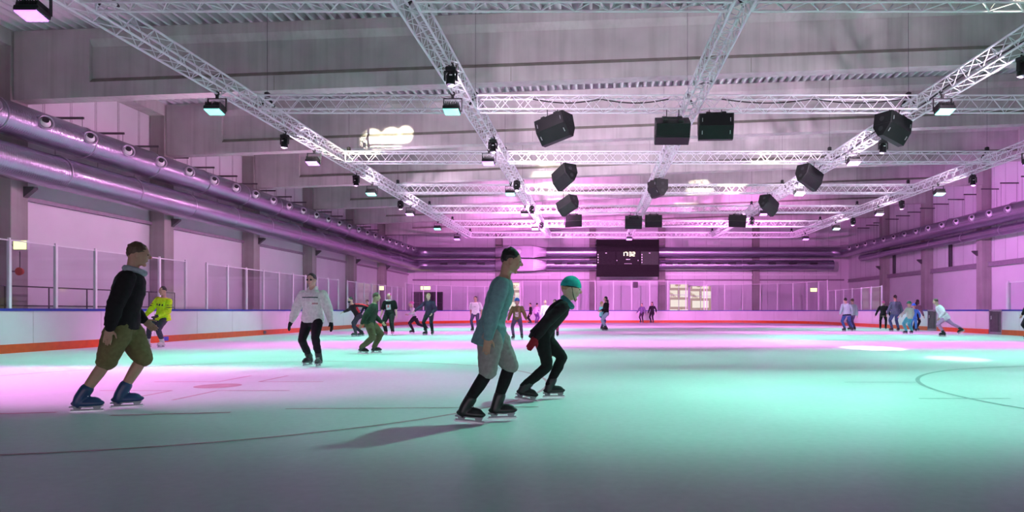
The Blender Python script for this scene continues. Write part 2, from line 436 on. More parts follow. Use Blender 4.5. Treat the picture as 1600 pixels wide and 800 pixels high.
far_window('window_reflection_1', 1045, 1076, 443, 490, 'painted window reflection at the far wall, left of the pair')
far_window('window_reflection_2', 1077, 1112, 446, 490, 'painted window reflection at the far wall, right of the pair')
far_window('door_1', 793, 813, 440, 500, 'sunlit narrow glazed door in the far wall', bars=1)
far_window('door_2', 644, 692, 456, 500, 'dark glazed doors at the left end of the far wall', M['door_dark'], bars=4)

# ------------------------------------------------------------------ rink boards
XBL, XBR, YB, RC = -14.5, 18.1, 60.0, 8.0
def board(path, label, pos):
    """path: list of (x,y) along the ice face"""
    t = thing('rink_board', label, 'rink board', (path[0][0], path[0][1], 0), (0, 0, 0), 'boards around the ice')
    off = Vector((path[0][0], path[0][1], 0)); p = [Vector((a, b_, 0)) for a, b_ in path]
    nrm = []
    for i in range(len(p)):
        d = (p[min(i+1, len(p)-1)]-p[max(i-1, 0)]).normalized(); nrm.append(Vector((-d.y, d.x, 0)))
    def sweep(name, m_, a, b_, z0, z1):
        mb = MB(); mb.loft([[p[i]+nrm[i]*a+Vector((0,0,z0)), p[i]+nrm[i]*b_+Vector((0,0,z0)), p[i]+nrm[i]*b_+Vector((0,0,z1)), p[i]+nrm[i]*a+Vector((0,0,z1))] for i in range(len(p))])
        return mb.build(name, m_, t, off=off)
    sweep('panel', M['board'], 0, .12, .22, 1.05)
    sweep('kick_plate', M['kick'], -.02, .12, 0, .22)
    sweep('cap_rail', M['cap'], -.02, .14, 1.05, 1.115)
    acc = 0; nxt = 1.2
    for i in range(len(p)-1):
        L = (p[i+1]-p[i]).length
        while nxt < acc+L:
            q = p[i].lerp(p[i+1], (nxt-acc)/L); mb = MB(); mb.box(q+nrm[i]*.004+Vector((0, 0, .635)), (.016, .016, .82)); mb.build('panel_joint', M['seam'], t, off=off); nxt += 2.4
        acc += L
    return t
# nrm must point away from the ice: walk counter-clockwise seen from above has ice on the left, so walk clockwise
def arc(cx, cy, a0, a1, n=18): return [(cx+RC*math.cos(a0+(a1-a0)*i/n), cy+RC*math.sin(a0+(a1-a0)*i/n)) for i in range(n+1)]
board([(XBL, 9), (XBL, YB-RC)], 'white rink board with blue cap and orange kick plate along the left side', 'left')
board(arc(XBL+RC, YB-RC, PI, PI/2), 'curved white rink board of the far left corner', 'corner')
board([(XBL+RC, YB), (XBR-RC, YB)], 'straight white rink board with red kick plate across the far end', 'far')
board(arc(XBR-RC, YB-RC, PI/2, 0), 'curved white rink board of the far right corner', 'corner')
board([(XBR, YB-RC), (XBR, 36.4)], 'white rink board on the right side, far from the camera beyond both dark gates', 'right')
board([(XBR, 35.4), (XBR, 30.75)], 'white rink board on the right side between the two dark gates', 'right')
board([(XBR, 29.75), (XBR, 12)], 'white rink board on the right side nearest the camera', 'right')
def gate(y, wd, label):
    t = thing('rink_gate', label, 'gate', (XBR+.06, y, 0), (0, 0, 0), 'dark gates in the right boards')
    mb = MB()
    for s_ in (-1, 1): mb.box((0, s_*(wd/2-.03), .56), (.14, .06, 1.12))
    mb.box((0, 0, .05), (.14, wd, .1)); mb.box((0, 0, 1.08), (.14, wd, .08)); mb.build('gate_frame', M['steel_purple'], t)
    mb = MB(); mb.box((0, 0, .57), (.06, wd-.12, .93)); mb.box((-.035, 0, .57), (.02, wd*.35, .75)); mb.build('gate_leaf', M['steel_dark'], t)
    mb = MB(); mb.box((-.07, wd*.3, .75), (.04, .04, .16)); mb.build('latch', M['handle'], t)
gate(30.25, .98, 'dark gate in the right boards nearer the camera')
gate(35.9, .98, 'dark gate in the right boards farther from the camera')

# glass screens: posts and panes stand on the cap rail
def screen(pts, label, ztop, pw=.07, panes=True, rail=True, pwh=None):
    t = thing('glass_screen', label, 'glass screen', (pts[0][0], pts[0][1], 1.115), (0, 0, 0), 'protective glass above the boards')
    off = Vector((pts[0][0], pts[0][1], 1.115))
    for i, (x_, y_) in enumerate(pts):
        mb = MB(); mb.box((x_, y_, (1.115+ztop)/2+.0), (pw, pw, ztop-1.115)); mb.box((x_, y_, ztop+.03), (pw*.7, pw*.7, .06)); mb.build('post', M['post'], t, off=off)
        if i+1 < len(pts) and panes:
            a, b_ = Vector((x_, y_, 0)), Vector((*pts[i+1], 0)); d = (b_-a); L = d.length; q = d.to_track_quat('X', 'Z').to_matrix()
            mb = MB(); mb.box((a+b_)/2+Vector((0, 0, (1.115+ztop)/2)), (L-pw*1.02, .012, ztop-1.125), rot=q); mb.build('pane', M['glass'], t, off=off)
            if rail:
                mb = MB(); mb.box((a+b_)/2+Vector((0, 0, ztop)), (L-pw*1.02, .03, .03), rot=q); mb.build('top_rail', M['post'], t, off=off)
    return t
lx = XBL-.06
screen([(lx, 15.3+1.45*i) for i in range(7)], 'glass screen on the left boards nearest the camera', 2.82)
screen([(lx, 25.3+1.45*i) for i in range(10)], 'glass screen on the left boards behind the skater in white hoodie', 2.82)
screen([(lx, 39.8+1.45*i) for i in range(9)], 'glass screen on the left boards at the far end', 2.82)
la = arc(XBL+RC-.0, YB-RC, PI, PI/2, 8); screen([(a-.04, b_+.05) for a, b_ in la], 'curved glass screen of the far left corner', 3.2)
screen([(XBL+RC+.2+1.62*i, YB+.06) for i in range(11)], 'tall glass screen across the far boards', 3.72)
ra = arc(XBR-RC, YB-RC, PI/2, 0, 8); screen([(a+.04, b_+.05) for a, b_ in ra], 'curved glass screen of the far right corner', 3.4)
screen([(XBR+.06, 51.9-1.6*i) for i in range(7)], 'glass screen on the right boards far from the camera', 2.6)
screen([(XBR+.06, 29.4-1.5*i) for i in range(4)], 'glass screen on the right boards nearest the camera', 2.3, pw=.13)

M['marker_blue'] = mat('marker_blue', (.05, .05, .45), rough=.4)
for y_, m_, lab in ((22.7, 'marker_blue', 'small blue marker plate on the left kick plate near the player in neon yellow'), (29.6, 'steel_dark', 'small black cover plate on the left kick plate before the white hoodie skater')):
    mb = MB(); mb.box((XBL+.035, y_, .115), (.03, .34 if m_ == 'marker_blue' else .2, .14), bev=.006)
    tag(mb.build('marker_plate', M[m_], off=(XBL+.035, y_, .115)), lab, 'plate')
# railing and bench behind the left boards
t = thing('railing', 'dark railing behind the left glass screen near the camera', 'railing', (-16.2, 17, 0))
mb = MB()
for z in (1.75, 1.2): mb.tube((0, -3, z), (0, 9, z), .02)
mb.build('rail', M['steel_dark'], t)
for i in range(9):
    mb = MB(); mb.tube((0, -3+1.5*i, 0), (0, -3+1.5*i, 1.75), .018); mb.build('baluster', M['steel_dark'], t)
mb = MB(); mb.box((-15.6, 18.5, 1.02), (.4, 4.6, .1))
for y in (16.5, 18.5, 20.5): mb.box((-15.6, y, .49), (.34, .1, .98))
tag(mb.build('players_bench', M['steel_dark'], off=(-15.6, 18.5, 0)), 'dark bench behind the left boards nearest the camera', 'bench')

# ------------------------------------------------------------------ ducts
def ring_path(pts): return pts
def bend(p, q, r_, n=8):
    return p
def duct(name, label, pts, r_, m_, seams, nozzles=(), nz_dir=None, cat='duct', grp='ventilation ducts'):
    t = thing(name, label, cat, pts[0], (0, 0, 0), grp); off = Vector(pts[0])
    mb = MB(); mb.path(pts, r_, n=32); mb.build('duct_pipe', m_, t, smooth=True, off=off)
    for sp, ax in seams:
        mb = MB(); mb.torus(sp, ax, r_+.004, .018, n=32, m=6); mb.build('seam_band', M['duct_plain'], t, smooth=True, off=off)
    for np_ in nozzles:
        d = Vector(nz_dir).normalized(); c_ = Vector(np_)+d*(r_-.03)
        mb = MB(); mb.tube(c_, c_+d*.16, .185, .195, n=24, cap=False); mb.torus(c_+d*.16, d, .185, .03, n=28, m=8)
        nz = mb.build('nozzle', M['duct_plain'], t, smooth=True, off=off)
        mb = MB(); mb.ball(c_+d*.08, .15, 18, 12); mb.build('nozzle_ball', M['white'], nz, smooth=True, off=off)
        mb = MB(); e_ = (d+Vector((0, -.25, .45))).normalized(); mb.tube(c_+d*.08+e_*.12, c_+d*.08+e_*.16, .085, .08, n=16); mb.build('nozzle_hole', M['duct_inside'], nz, smooth=True, off=off)
    return t
def elbow(xa, y0, yf, xb, z, r_, sgn):
    pts = [(xa, y0, z)]
    y = y0
    while y < yf-1.5: y += 2.5; pts.append((xa, min(y, yf-1.3), z))
    for i in range(1, 9):
        a = PI/2*i/8; pts.append((xa+sgn*1.3*(1-math.cos(a)), yf-1.3+1.3*math.sin(a), z))
    pts.append((xb, yf, z)); return pts
UZ, LZ, YD = 6.42, 5.27, 61.7
nzL = [(-16.3, 17.9+1.72*i, UZ) for i in range(25)]
sm = [((-16.3, 15+3.2*i, UZ), (0, 1, 0)) for i in range(14)]
duct('air_duct', 'upper silver spiral duct with round nozzles along the left wall', elbow(-16.3, 9, YD, -8.95, UZ, .48, 1), .48, M['duct'], sm, nzL, (1, -.5, .12))
sm = [((-16.3, 14+3.2*i, LZ), (0, 1, 0)) for i in range(14)]
duct('air_duct', 'lower silver spiral duct along the left wall', elbow(-16.3, 9, YD, -8.95, LZ-.02, .5, 1), .5, M['duct'], sm)
nzR = [(22.85, 33.0+1.72*i, UZ+.05) for i in range(16)]
sm = [((22.85, 30+3.2*i, UZ+.05), (0, 1, 0)) for i in range(9)]
duct('air_duct', 'upper silver spiral duct with round nozzles along the right wall', elbow(22.85, 26, YD, -4.25, UZ+.02, .48, -1), .48, M['duct'], sm, nzR, (-1, -.5, .12))
duct('air_duct', 'slim lower duct along the right wall', [(23.15, 26, 5.62), (23.15, 40, 5.62), (23.15, 58, 5.62)], .27, M['duct'], [((23.15, 30+4*i, 5.62), (0, 1, 0)) for i in range(7)])
t = duct('air_duct', 'lower silver duct with slots along the far wall, right of the box joint', [(-4.25, YD, LZ), (6, YD, LZ), (22.0, YD, LZ)], .46, M['duct_x'], [((6.2, YD, LZ), (1, 0, 0)), ((13.6, YD, LZ), (1, 0, 0))])
off = Vector((-4.25, YD, LZ))
sl = 0
for X in [-3.2+1.15*i for i in range(4)]+[6.9+1.15*i for i in range(6)]+[14.4+1.9*i for i in range(4)]:
    mb = MB(); mb.box((X, YD-.44, LZ+.12), (.66, .12, .2)); mb.build('slot', M['duct_inside'], t, off=off)
# slots on the left part of the lower far duct
t2 = [o for o in C.objects if o.get('label', '').startswith('lower silver spiral duct along')][0]
for X in (-13.6, -11.9, -10.2):
    mb = MB(); mb.box((X, YD-.49, LZ+.1), (.66, .1, .2)); mb.build('slot', M['duct_inside'], t2, off=Vector((-16.3, 9, LZ-.02)))
def plenum(z, label):
    t = thing('duct_box', label, 'duct box', (-6.6, YD, z), (0, 0, 0), 'box joints in the far ducts')
    mb = MB(); mb.box((0, 0, 0), (2.3, 1.1, 1.08), bev=.015); mb.build('box', M['duct_plain'], t)
    for s_ in (-1, 1):
        a = []; b_ = []
        for i in range(24):
            an = 2*PI*i/24; k = max(abs(math.cos(an)), abs(math.sin(an)))
            a.append(Vector((s_*1.151, .55*math.cos(an)/k, .54*math.sin(an)/k))); b_.append(Vector((s_*2.33, .46*math.cos(an), .46*math.sin(an))))
        mb = MB(); mb.loft([a, b_]); mb.build('transition', M['duct_plain'], t)
    mb = MB(); mb.ball((-.15, -.58, .05), (.24, .1, .24), 16, 10); mb.build('access_hatch', M['white'], t, smooth=True)
    for s_ in (-1, 1):
        mb = MB(); mb.box((s_*1.13, -.02, 0), (.05, 1.2, 1.16)); mb.build('flange', M['duct_plain'], t)
plenum(UZ+.02, 'upper sheet metal box joining the far ducts')
plenum(LZ-.02, 'lower sheet metal box joining the far ducts')

# duct brackets with hanger rods
def bracket(drop):
    t = thing('duct_bracket', '', 'bracket', (0, 0, 0))
    mb = MB(); mb.box((.5, 0, 0), (1.1, .045, .07)); mb.build('arm', M['steel_dark'], t)
    for xx in (.12, 1.0):
        mb = MB(); mb.tube((xx, 0, 0), (xx, 0, -drop if xx > .5 else -drop-.9), .008, n=5); mb.build('hanger_rod', M['steel_dark'], t)
    return t
br0 = bracket(.42); first = True
for i in range(17):
    y = 21.7+1.87*i
    if min(abs(y-c_) for c_ in COLY) < .35: y += .4
    o = br0 if first else copy_tree(br0); first = False
    o.location = (XL, y, 7.28); tag(o, 'dark bracket above the left upper duct, number %s from the camera in its row' % (['one', 'two', 'three', 'four', 'five', 'six', 'seven', 'eight', 'nine', 'ten', 'eleven', 'twelve', 'thirteen', 'fourteen', 'fifteen', 'sixteen', 'seventeen'][i]), 'bracket', 'duct brackets on the left wall')
    o['label'] = 'dark duct bracket on the left wall, %s in the row from the camera' % (['first', 'second', 'third', 'fourth', 'fifth', 'sixth', 'seventh', 'eighth', 'ninth', 'tenth', 'eleventh', 'twelfth', 'thirteenth', 'fourteenth', 'fifteenth', 'sixteenth', 'seventeenth'][i])
br1 = bracket(1.40)
for i in range(13):
    y = 36.2+1.87*i
    if min(abs(y-c_-.2) for c_ in COLY) < .35: y += .4
    o = br1 if i == 0 else copy_tree(br1); o.location = (XR, y, 8.3); o.rotation_euler = (0, 0, PI)
    tag(o, 'dark duct bracket on the right wall, %s in the row from the camera' % (['first', 'second', 'third', 'fourth', 'fifth', 'sixth', 'seventh', 'eighth', 'ninth', 'tenth', 'eleventh', 'twelfth', 'thirteenth'][i]), 'bracket', 'duct brackets on the right wall')

# right wall extras
for (pxx, pa, pb, lab) in ((1397, 396, 431, 'dark steel strut on the right wall far from the camera'), (1485, 378, 423, 'dark steel strut on the right wall nearer the camera')):
    X = XR-.1; Y = X*F/(pxx-CX); mb = MB(); za, zb = at(0, pb, Y).z+.08, at(0, pa, Y).z
    for s_ in (-1, 1): mb.box((X, Y+s_*.11, (za+zb)/2), (.14, .04, zb-za))
    mb.box((X, Y, (za+zb)/2), (.03, .2, zb-za))
    tag(mb.build('steel_strut', M['steel_dark'], off=(X, Y, za)), lab, 'strut', 'struts on the right wall')
t = thing('wall_frame', 'small dark open frame on the right wall girt near the corner', 'frame', (XR-.15, 55.2, 4.02)); mb = MB()
for s_ in (-1, 1): mb.box((0, s_*.4, .4), (.12, .1, .8))
mb.box((0, 0, .8), (.12, .9, .1)); mb.build('bar', M['steel_dark'], t)

# wall lamps and signs
def sign(loc, label, size=(.5, .12, .3), stem=True):
    t = thing('sign_lamp', label, 'lamp', loc, (0, 0, 0), 'lit yellow signs')
    mb = MB(); mb.box((0, 0, 0), (size[0]+.05, size[1], size[2]+.05), bev=.012); mb.build('housing', M['white'], t)
    mb = MB(); mb.box((0, -size[1]/2-.004, 0), (size[0], .016, size[2])); mb.build('lit_face', M['exit'], t)
    if stem: mb = MB(); mb.box((0, size[1]/2+.04, 0), (.06, .1, .06)); mb.build('mount', M['steel_dark'], t)
    return t
sg = sign((-16.55, 19.45, EYE+(CY-383)/F*19.45), 'lit yellow sign on the nearest left column', (.36, .1, .24), False)
mb = MB(); mb.box((-.23, .02, 0), (.28, .05, .05)); mb.build('mount_arm', M['steel_dark'], sg)
p = at(665, 450, YF-.17); sign(p, 'lit yellow sign above the dark doors at the far left', (.9, .12, .3))
p = at(1271, 453, YF-.17); sign(p, 'lit yellow sign on the far wall right of the window reflections', (.6, .12, .32))
p = at(622, 451, 55.5); sign((-17.12, COLY[5]-.42, p.z), 'lit yellow sign on the farthest left column', (.42, .12, .3))
t = thing('alarm_bell', 'red alarm bell hung below the sign on the nearest left column', 'alarm', (-16.62, 19.45, EYE+(CY-424)/F*19.45))
mb = MB(); mb.tube((0, .065, 0), (0, 0, 0), .10, n=20); mb.ball((0, 0, 0), (.12, .05, .12), 18, 8); mb.build('bell', M['red_bell'], t, smooth=True)
mb = MB(); mb.tube((0, .03, .1), (0, .03, .58), .012); mb.tube((0, .05, 0), (-.29, .05, 0), .02); mb.build('conduit', M['steel_dark'], t)
mb = MB(); p = at(993, 445, YF-.14); mb.box(p, (.42, .22, .55), bev=.03); mb.box(p+Vector((0, -.115, -.05)), (.3, .02, .3))
tag(mb.build('wall_cabinet', M['steel_dark'], off=p), 'small dark box on the far wall below the scoreboard', 'box')

# ------------------------------------------------------------------ scoreboard
YS = 60.6
a, b_ = at(932, 374, YS), at(1030, 432, YS); wS, hS = b_.x-a.x, a.z-b_.z
t = thing('scoreboard', 'large dark scoreboard showing 17:32 on the far wall', 'scoreboard', ((a.x+b_.x)/2, YS, b_.z))
mb = MB(); mb.box((0, .3, hS/2), (wS, .55, hS), bev=.03); mb.build('casing', M['board_black'], t)
def spx(x_, y_): return ((x_-981)/F*YS, (432-y_)/F*YS)
def spanel(xa, ya, xb, yb, m_, nm, d=.03):
    p, q = spx(xa, ya), spx(xb, yb); mb = MB(); mb.box(((p[0]+q[0])/2, .02-d/2, (p[1]+q[1])/2), (q[0]-p[0], d+.02, p[1]-q[1]), bev=.008); return mb.build(nm, m_, t)
spanel(933.5, 393, 961.5, 413.5, M['board_panel'], 'display_panel')
spanel(963.5, 393, 999.5, 413.5, M['board_panel'], 'display_panel')
spanel(1001.5, 393, 1029, 413.5, M['board_panel_pale'], 'display_panel')
seg = {'1': 'bc', '7': 'abc', '3': 'abcdg', '2': 'abged'}
mb = MB()
def digit(ch, x_, y_, wd, hg):
    th = .07
    P_ = {'a': ((0, hg/2), (wd, th)), 'g': ((0, 0), (wd, th)), 'd': ((0, -hg/2), (wd, th)), 'b': ((wd/2, hg/4), (th, hg/2)), 'c': ((wd/2, -hg/4), (th, hg/2)), 'f': ((-wd/2, hg/4), (th, hg/2)), 'e': ((-wd/2, -hg/4), (th, hg/2))}
    for s_ in seg[ch]:
        c_, d_ = P_[s_]; mb.box((x_+c_[0], -.035, y_+c_[1]), (d_[0], .02, d_[1]))
cx_, cz_ = spx(982, 397)
for ch, dx in (('1', -.50), ('7', -.22), ('3', .16), ('2', .46)): digit(ch, cx_+dx, cz_, .19, .32)
for dz in (-.08, .08): mb.box((cx_-.03, -.035, cz_+dz), (.05, .02, .05))
mb.build('clock_digits', M['digits'], t)
mb = MB()
for (x_, y_, w_) in ((979, 405.4, .1), (981, 405.4, .12), (983.5, 405.4, .1)): p = spx(x_, y_); mb.box((p[0], -.035, p[1]), (w_, .02, .07))
for i in range(5): p = spx(976.5+2.4*i, 412); mb.box((p[0], -.035, p[1]), (.09, .02, .04))
for y_ in (398, 402, 406, 410):
    for x_ in (934.5, 1003): p = spx(x_, y_); mb.box((p[0], -.035, p[1]), (.07, .02, .12))
p = spx(947, 395.5); mb.box((p[0], -.035, p[1]), (.14, .02, .06)); p = spx(1015, 395.5); mb.box((p[0], -.035, p[1]), (.14, .02, .06))
for x_ in (963.9, 997): p = spx(x_, 407); mb.box((p[0], -.035, p[1]), (.05, .02, .1))
mb.build('lettering', M['digits_dim'], t)
for s_ in (-1, 1):
    mb = MB(); mb.box((s_*(wS/2+.25), .55, hS-.35), (.5, .08, .08)); mb.box((s_*(wS/2+.02), 1.5, hS-.35), (.1, 1.95, .1)); mb.build('bracket', M['steel_purple'], t)

# ------------------------------------------------------------------ trusses
TZ, TS = 6.35, .36
LX = [-9.0, -3.25, 2.6, 8.7, 14.5]
RY = [5.7, 11.7, 17.8, 24.0, 30.2, 36.2, 42.2, 48.4]
def truss(mb_ch, mb_br, L0, L1, to, pitch=.30, phase=0):
    """square truss along local u from L0 to L1; `to` maps (u, side, up) to xyz"""
    h = TS/2; cs = [(-h, 0), (h, 0), (h, TS), (-h, TS)]
    for c_ in cs:
        mb = MB(); mb.tube(to(L0, *c_), to(L1, *c_), .025, n=8); mb_ch.append(mb)
    nseg = max(2, round((L1-L0)/pitch)); du = (L1-L0)/nseg
    for fi in range(4):
        a, b_ = cs[fi], cs[(fi+1) % 4]
        for i in range(nseg):
            u0, u1 = L0+du*i, L0+du*(i+1)
            if (i+fi+phase) % 2: mb_br.tube(to(u0, *a), to(u1, *b_), .0105, n=5, cap=False)
            else: mb_br.tube(to(u0, *b_), to(u1, *a), .0105, n=5, cap=False)
    for u in (L0, L1):
        for fi in range(4): mb_br.tube(to(u, *cs[fi]), to(u, *cs[(fi+1) % 4]), .018, n=6)
names_l = ['leftmost long truss running away under the roof', 'second long truss from the left', 'middle long truss ending at the scoreboard', 'fourth long truss from the left', 'rightmost long truss near the right wall']
for x_, lab in zip(LX, names_l):
    t = thing('lighting_truss', 'white aluminium box truss, '+lab, 'truss', (x_, 5.4, TZ), (0, 0, 0), 'long lighting trusses')
    ch = []; br = MB(); truss(ch, br, 0, 48.7-5.4, lambda u, s_, z_: Vector((s_, u, z_)))
    for c_ in ch: c_.build('chord', M['truss'], t)
    br.build('bracing', M['truss'], t)
for k, y in enumerate(RY):
    if k == 0: continue
    for j in range(4):
        u1 = LX[j+1]-LX[j]-.42
        t = thing('cross_truss', 'white cross truss between %s, %s row from the camera' % (['the leftmost and second long trusses', 'the second and middle long trusses', 'the middle and fourth long trusses', 'the fourth and rightmost long trusses'][j], ['', 'first', 'second', 'third', 'fourth', 'fifth', 'sixth', 'last'][k]), 'truss', (LX[j]+.21, y, TZ), (0, 0, 0), 'cross trusses')
        ch = []; br = MB(); truss(ch, br, 0, u1, lambda u, s_, z_: Vector((u, s_, z_)), phase=j)
        for c_ in ch: c_.build('chord', M['truss'], t)
        br.build('bracing', M['truss'], t)

# slings holding the trusses from the roof
def sling():
    t = thing('truss_sling', '', 'sling', (0, 0, 0))
    mb = MB(); mb.path([(-.2, 0, TS-.02), (-.1, 0, TS+.13), (0, 0, TS+.28), (.1, 0, TS+.13), (.2, 0, TS-.02)], .03, n=6); mb.build('strap', M['black'], t)
    mb = MB(); mb.box((0, 0, TS+.30), (.12, .12, .16), bev=.02); mb.build('hoist', M['black'], t)
    mb = MB(); mb.tube((0, 0, TS+.35), (0, 0, 1), .006, n=5); mb.build('cable', M['steel_dark'], t)
    return t
sl0 = sling(); first = True
for xi, x_ in enumerate(LX):
    for k, y in enumerate(RY):
        if k in (0,): continue
        if first: o = sl0; first = False
        else: o = copy_tree(sl0)
        yy = y+.75; o.location = (x_, yy, TZ)
        for c_ in o.children:
            if c_.name.startswith('cable'):
                top = deckz(x_)+.01
                if min(abs(yy-cy) for cy in COLY[:6]) < .3: top = 7.2+SL*(x_-x0b)
                z0 = TS+.35; s_ = (top-TZ-z0)/(1-z0); c_.scale = (1, 1, s_); c_.location = (0, 0, z0*(1-s_))
        tag(o, 'black sling holding the %s at the %s cross truss' % (['leftmost long truss', 'second long truss from the left', 'middle long truss', 'fourth long truss from the left', 'rightmost long truss'][xi], ['', 'nearest', 'second', 'third', 'fourth', 'fifth', 'sixth', 'farthest'][k]), 'sling', 'slings above the trusses')

# ------------------------------------------------------------------ flood lights
def flood(color):
    t = thing('flood_light', '', 'flood light', (0, 0, 0))
    R_ = Matrix.Rotation(math.radians(-14), 3, 'X')
    mb = MB(); mb.box(R_ @ Vector((0, 0, -.43)), (.40, .30, .10), rot=R_, bev=.02)
    for i in range(9): mb.box(R_ @ Vector((-.17+.0425*i, 0, -.34)), (.014, .27, .10), rot=R_)
    mb.build('housing', M['black'], t)
    mb = MB(); mb.box(R_ @ Vector((0, 0, -.49)), (.36, .26, .03), rot=R_); mb.build('lit_face', M['lamp_purple' if color == 'p' else 'lamp_teal'], t)
    mb = MB(); 
    for s_ in (-1, 1): mb.box((s_*.22, 0, -.27), (.016, .05, .32))
    mb.box((0, 0, -.12), (.456, .05, .016)); mb.build('yoke', M['black'], t)
    mb = MB(); mb.box((0, 0, -.06), (.06, .06, .12), bev=.01); mb.torus((0, 0, 0), (0, 1, 0), .045, .018, n=14, m=6); mb.build('clamp', M['black'], t)
    for nm, cone, bl, pw, tilt in (('beam', FLOOD_CONE, .42, P_PURPLE if color == 'p' else P_TEAL, -8), ('spill', 180, .25, W_PURPLE if color == 'p' else W_TEAL, 0)):
        l = bpy.data.lights.new('flood_'+nm+'_'+color, 'SPOT'); l.spot_size = math.radians(cone); l.spot_blend = bl
        l.energy = pw; l.color = (PINK if nm == 'beam' else PURPLE) if color == 'p' else TEAL; l.shadow_soft_size = .15
        lo = bpy.data.objects.new('light_'+nm, l); C.objects.link(lo); lo.parent = t
        lo.location = R_ @ Vector((0, 0, -.53)); lo.rotation_euler = (math.radians(tilt), 0, 0)
        if nm == 'beam': lo.scale = (1.25, .42 if color == 'p' else .54, 1)
    return t
protos = {}
FY = [10.6, 16.4, 22.1, 27.9, 33.75, 39.7, 45.4]
tn = ['leftmost long truss', 'second long truss from the left', 'middle long truss', 'fourth long truss from the left', 'rightmost long truss']
place = [(0, i, 'ptptptp'[i]) for i in range(7)]+[(1, i, ' tptptp'[i]) for i in range(1, 6)]+[(2, 0, 't'), (2, 6, 'p')]+[(3, i, 'ttptpt '[i]) for i in range(0, 5)]+[(4, i, 'ptptptp'[i]) for i in range(0, 7)]
for ti, i, c_ in place:
    if c_ not in protos: o = protos[c_] = flood(c_)
    else: o = copy_tree(protos[c_])
    o.location = (LX[ti]-.18, FY[i]+(0 if i else (.5 if ti == 0 else -1.0)), TZ)
    tag(o, '%s flood light under the %s, %s from the camera' % ('purple' if c_ == 'p' else 'teal', tn[ti], ['first', 'second', 'third', 'fourth', 'fifth', 'sixth', 'seventh'][i]), 'flood light', 'flood lights under the trusses')

for o in [o for o in C.objects if o.name.startswith('flood_light') and o.location.y < 12 and o.location.x < -5]:   # the nearest purple flood is the brightest
    for c_ in o.children:
        if c_.type == 'LIGHT' and 'beam' in c_.data.name: c_.data = c_.data.copy(); c_.data.energy *= 2.0
# ------------------------------------------------------------------ moving heads
def moving_head():
    t = thing('stage_light', '', 'stage light', (0, 0, 0))
    mb = MB(); mb.box((0, 0, -.10), (.22, .17, .09), bev=.015); mb.tube((0, 0, -.05), (0, 0, .0), .03); mb.torus((0, 0, 0), (0, 1, 0), .045, .018, n=14, m=6); mb.build('base', M['black'], t)
    mb = MB()
    for s_ in (-1, 1): mb.box((s_*.125, 0, -.24), (.035, .08, .22), bev=.01)
    mb.box((0, 0, -.155), (.27, .09, .03)); mb.build('yoke', M['black'], t)
    mb = MB()
    rings = []
    for z, r_ in ((-.14, .05), (-.17, .085), (-.24, .10), (-.33, .095), (-.40, .10), (-.42, .09)):
        rings.append([Vector((r_*math.cos(2*PI*i/18), r_*math.sin(2*PI*i/18), z-.02)) for i in range(18)])
    mb.loft(rings); hd = mb.build('head', M['black_gloss'], t, smooth=True)
    mb = MB(); mb.ball((0, 0, -.435), (.085, .085, .03), 18, 8); mb.build('lens', M['lens'], hd, smooth=True)
    mb = MB(); mb.box((.02, -.10, -.26), (.06, .012, .02)); mb.build('badge', M['white'], hd)
    return t
mh0 = moving_head(); first = True
def wash(o, aim, power, cone, col, key):
    l = bpy.data.lights.new('stage_wash_'+key, 'SPOT'); l.energy = power; l.color = col or PURPLE; l.spot_size = math.radians(cone); l.spot_blend = .9; l.shadow_soft_size = .08
    lo = bpy.data.objects.new('light', l); C.objects.link(lo); lo.parent = o
    src = Vector(o.location)+Vector((0, 0, -.48)); lo.location = (0, 0, -.48)
    lo.rotation_euler = (o.rotation_euler.to_matrix().inverted() @ (Vector(aim)-src)).to_track_quat('-Z', 'Y').to_euler()
HEADS = [(0, (20.0, 26.0, 32.0)), (1, (14.5, 20.6, 27.1, 33.6, 39.8)), (3, (13.9, 20.6, 26.9, 37.6)), (4, (26.0, 32.0, 38.0))]
HS = [(ti, i, y) for ti, ys in HEADS for i, y in enumerate(ys)]
for ti, i, y in HS:
    o = mh0 if first else copy_tree(mh0)
    o.location = (LX[ti]+(.18 if ti else -.18), y, TZ); o.rotation_euler = (random.uniform(-.12, .12), 0, random.uniform(-.5, .5)); first = False
    tag(o, 'black moving stage light under the %s, %s from the camera' % (tn[ti], ['first', 'second', 'third', 'fourth', 'fifth'][i]), 'stage light', 'black stage lights under the trusses')
    o['aim'] = ti
for o in [o for o in C.objects if o.name.startswith('stage_light')]:
    ti = o['aim']; x_, y, z_ = o.location; del o['aim']
    sd = 1 if ti == 1 else -1
    if ti == 0: wash(o, (XL, y-1, 5.6), E_WL, 130, C_WL, 'wl')
    elif ti == 4: wash(o, (XR, y+4, 5), E_WR, 110, C_WR, 'wr')
    elif y > 33: wash(o, (x_, YF, 4.8), E_WF, 100, C_WF, 'wf')
    else: wash(o, (x_+sd*3.4, y+4.6, 8.6), E_WC*(.6 if y < 15 else 1), 105, C_WC, 'wc')
    if ti in (0, 4): wash(o, (x_+(4 if ti == 0 else -4), y+4.6, 8.4), E_WC*.55, 105, C_WC, 'wc')
    if ti in (1, 3) and 20 < y < 22: wash(o, (2.7+(x_-2.7)*.3, 23.2, 0), E_WP, 70, PINK, 'wp')

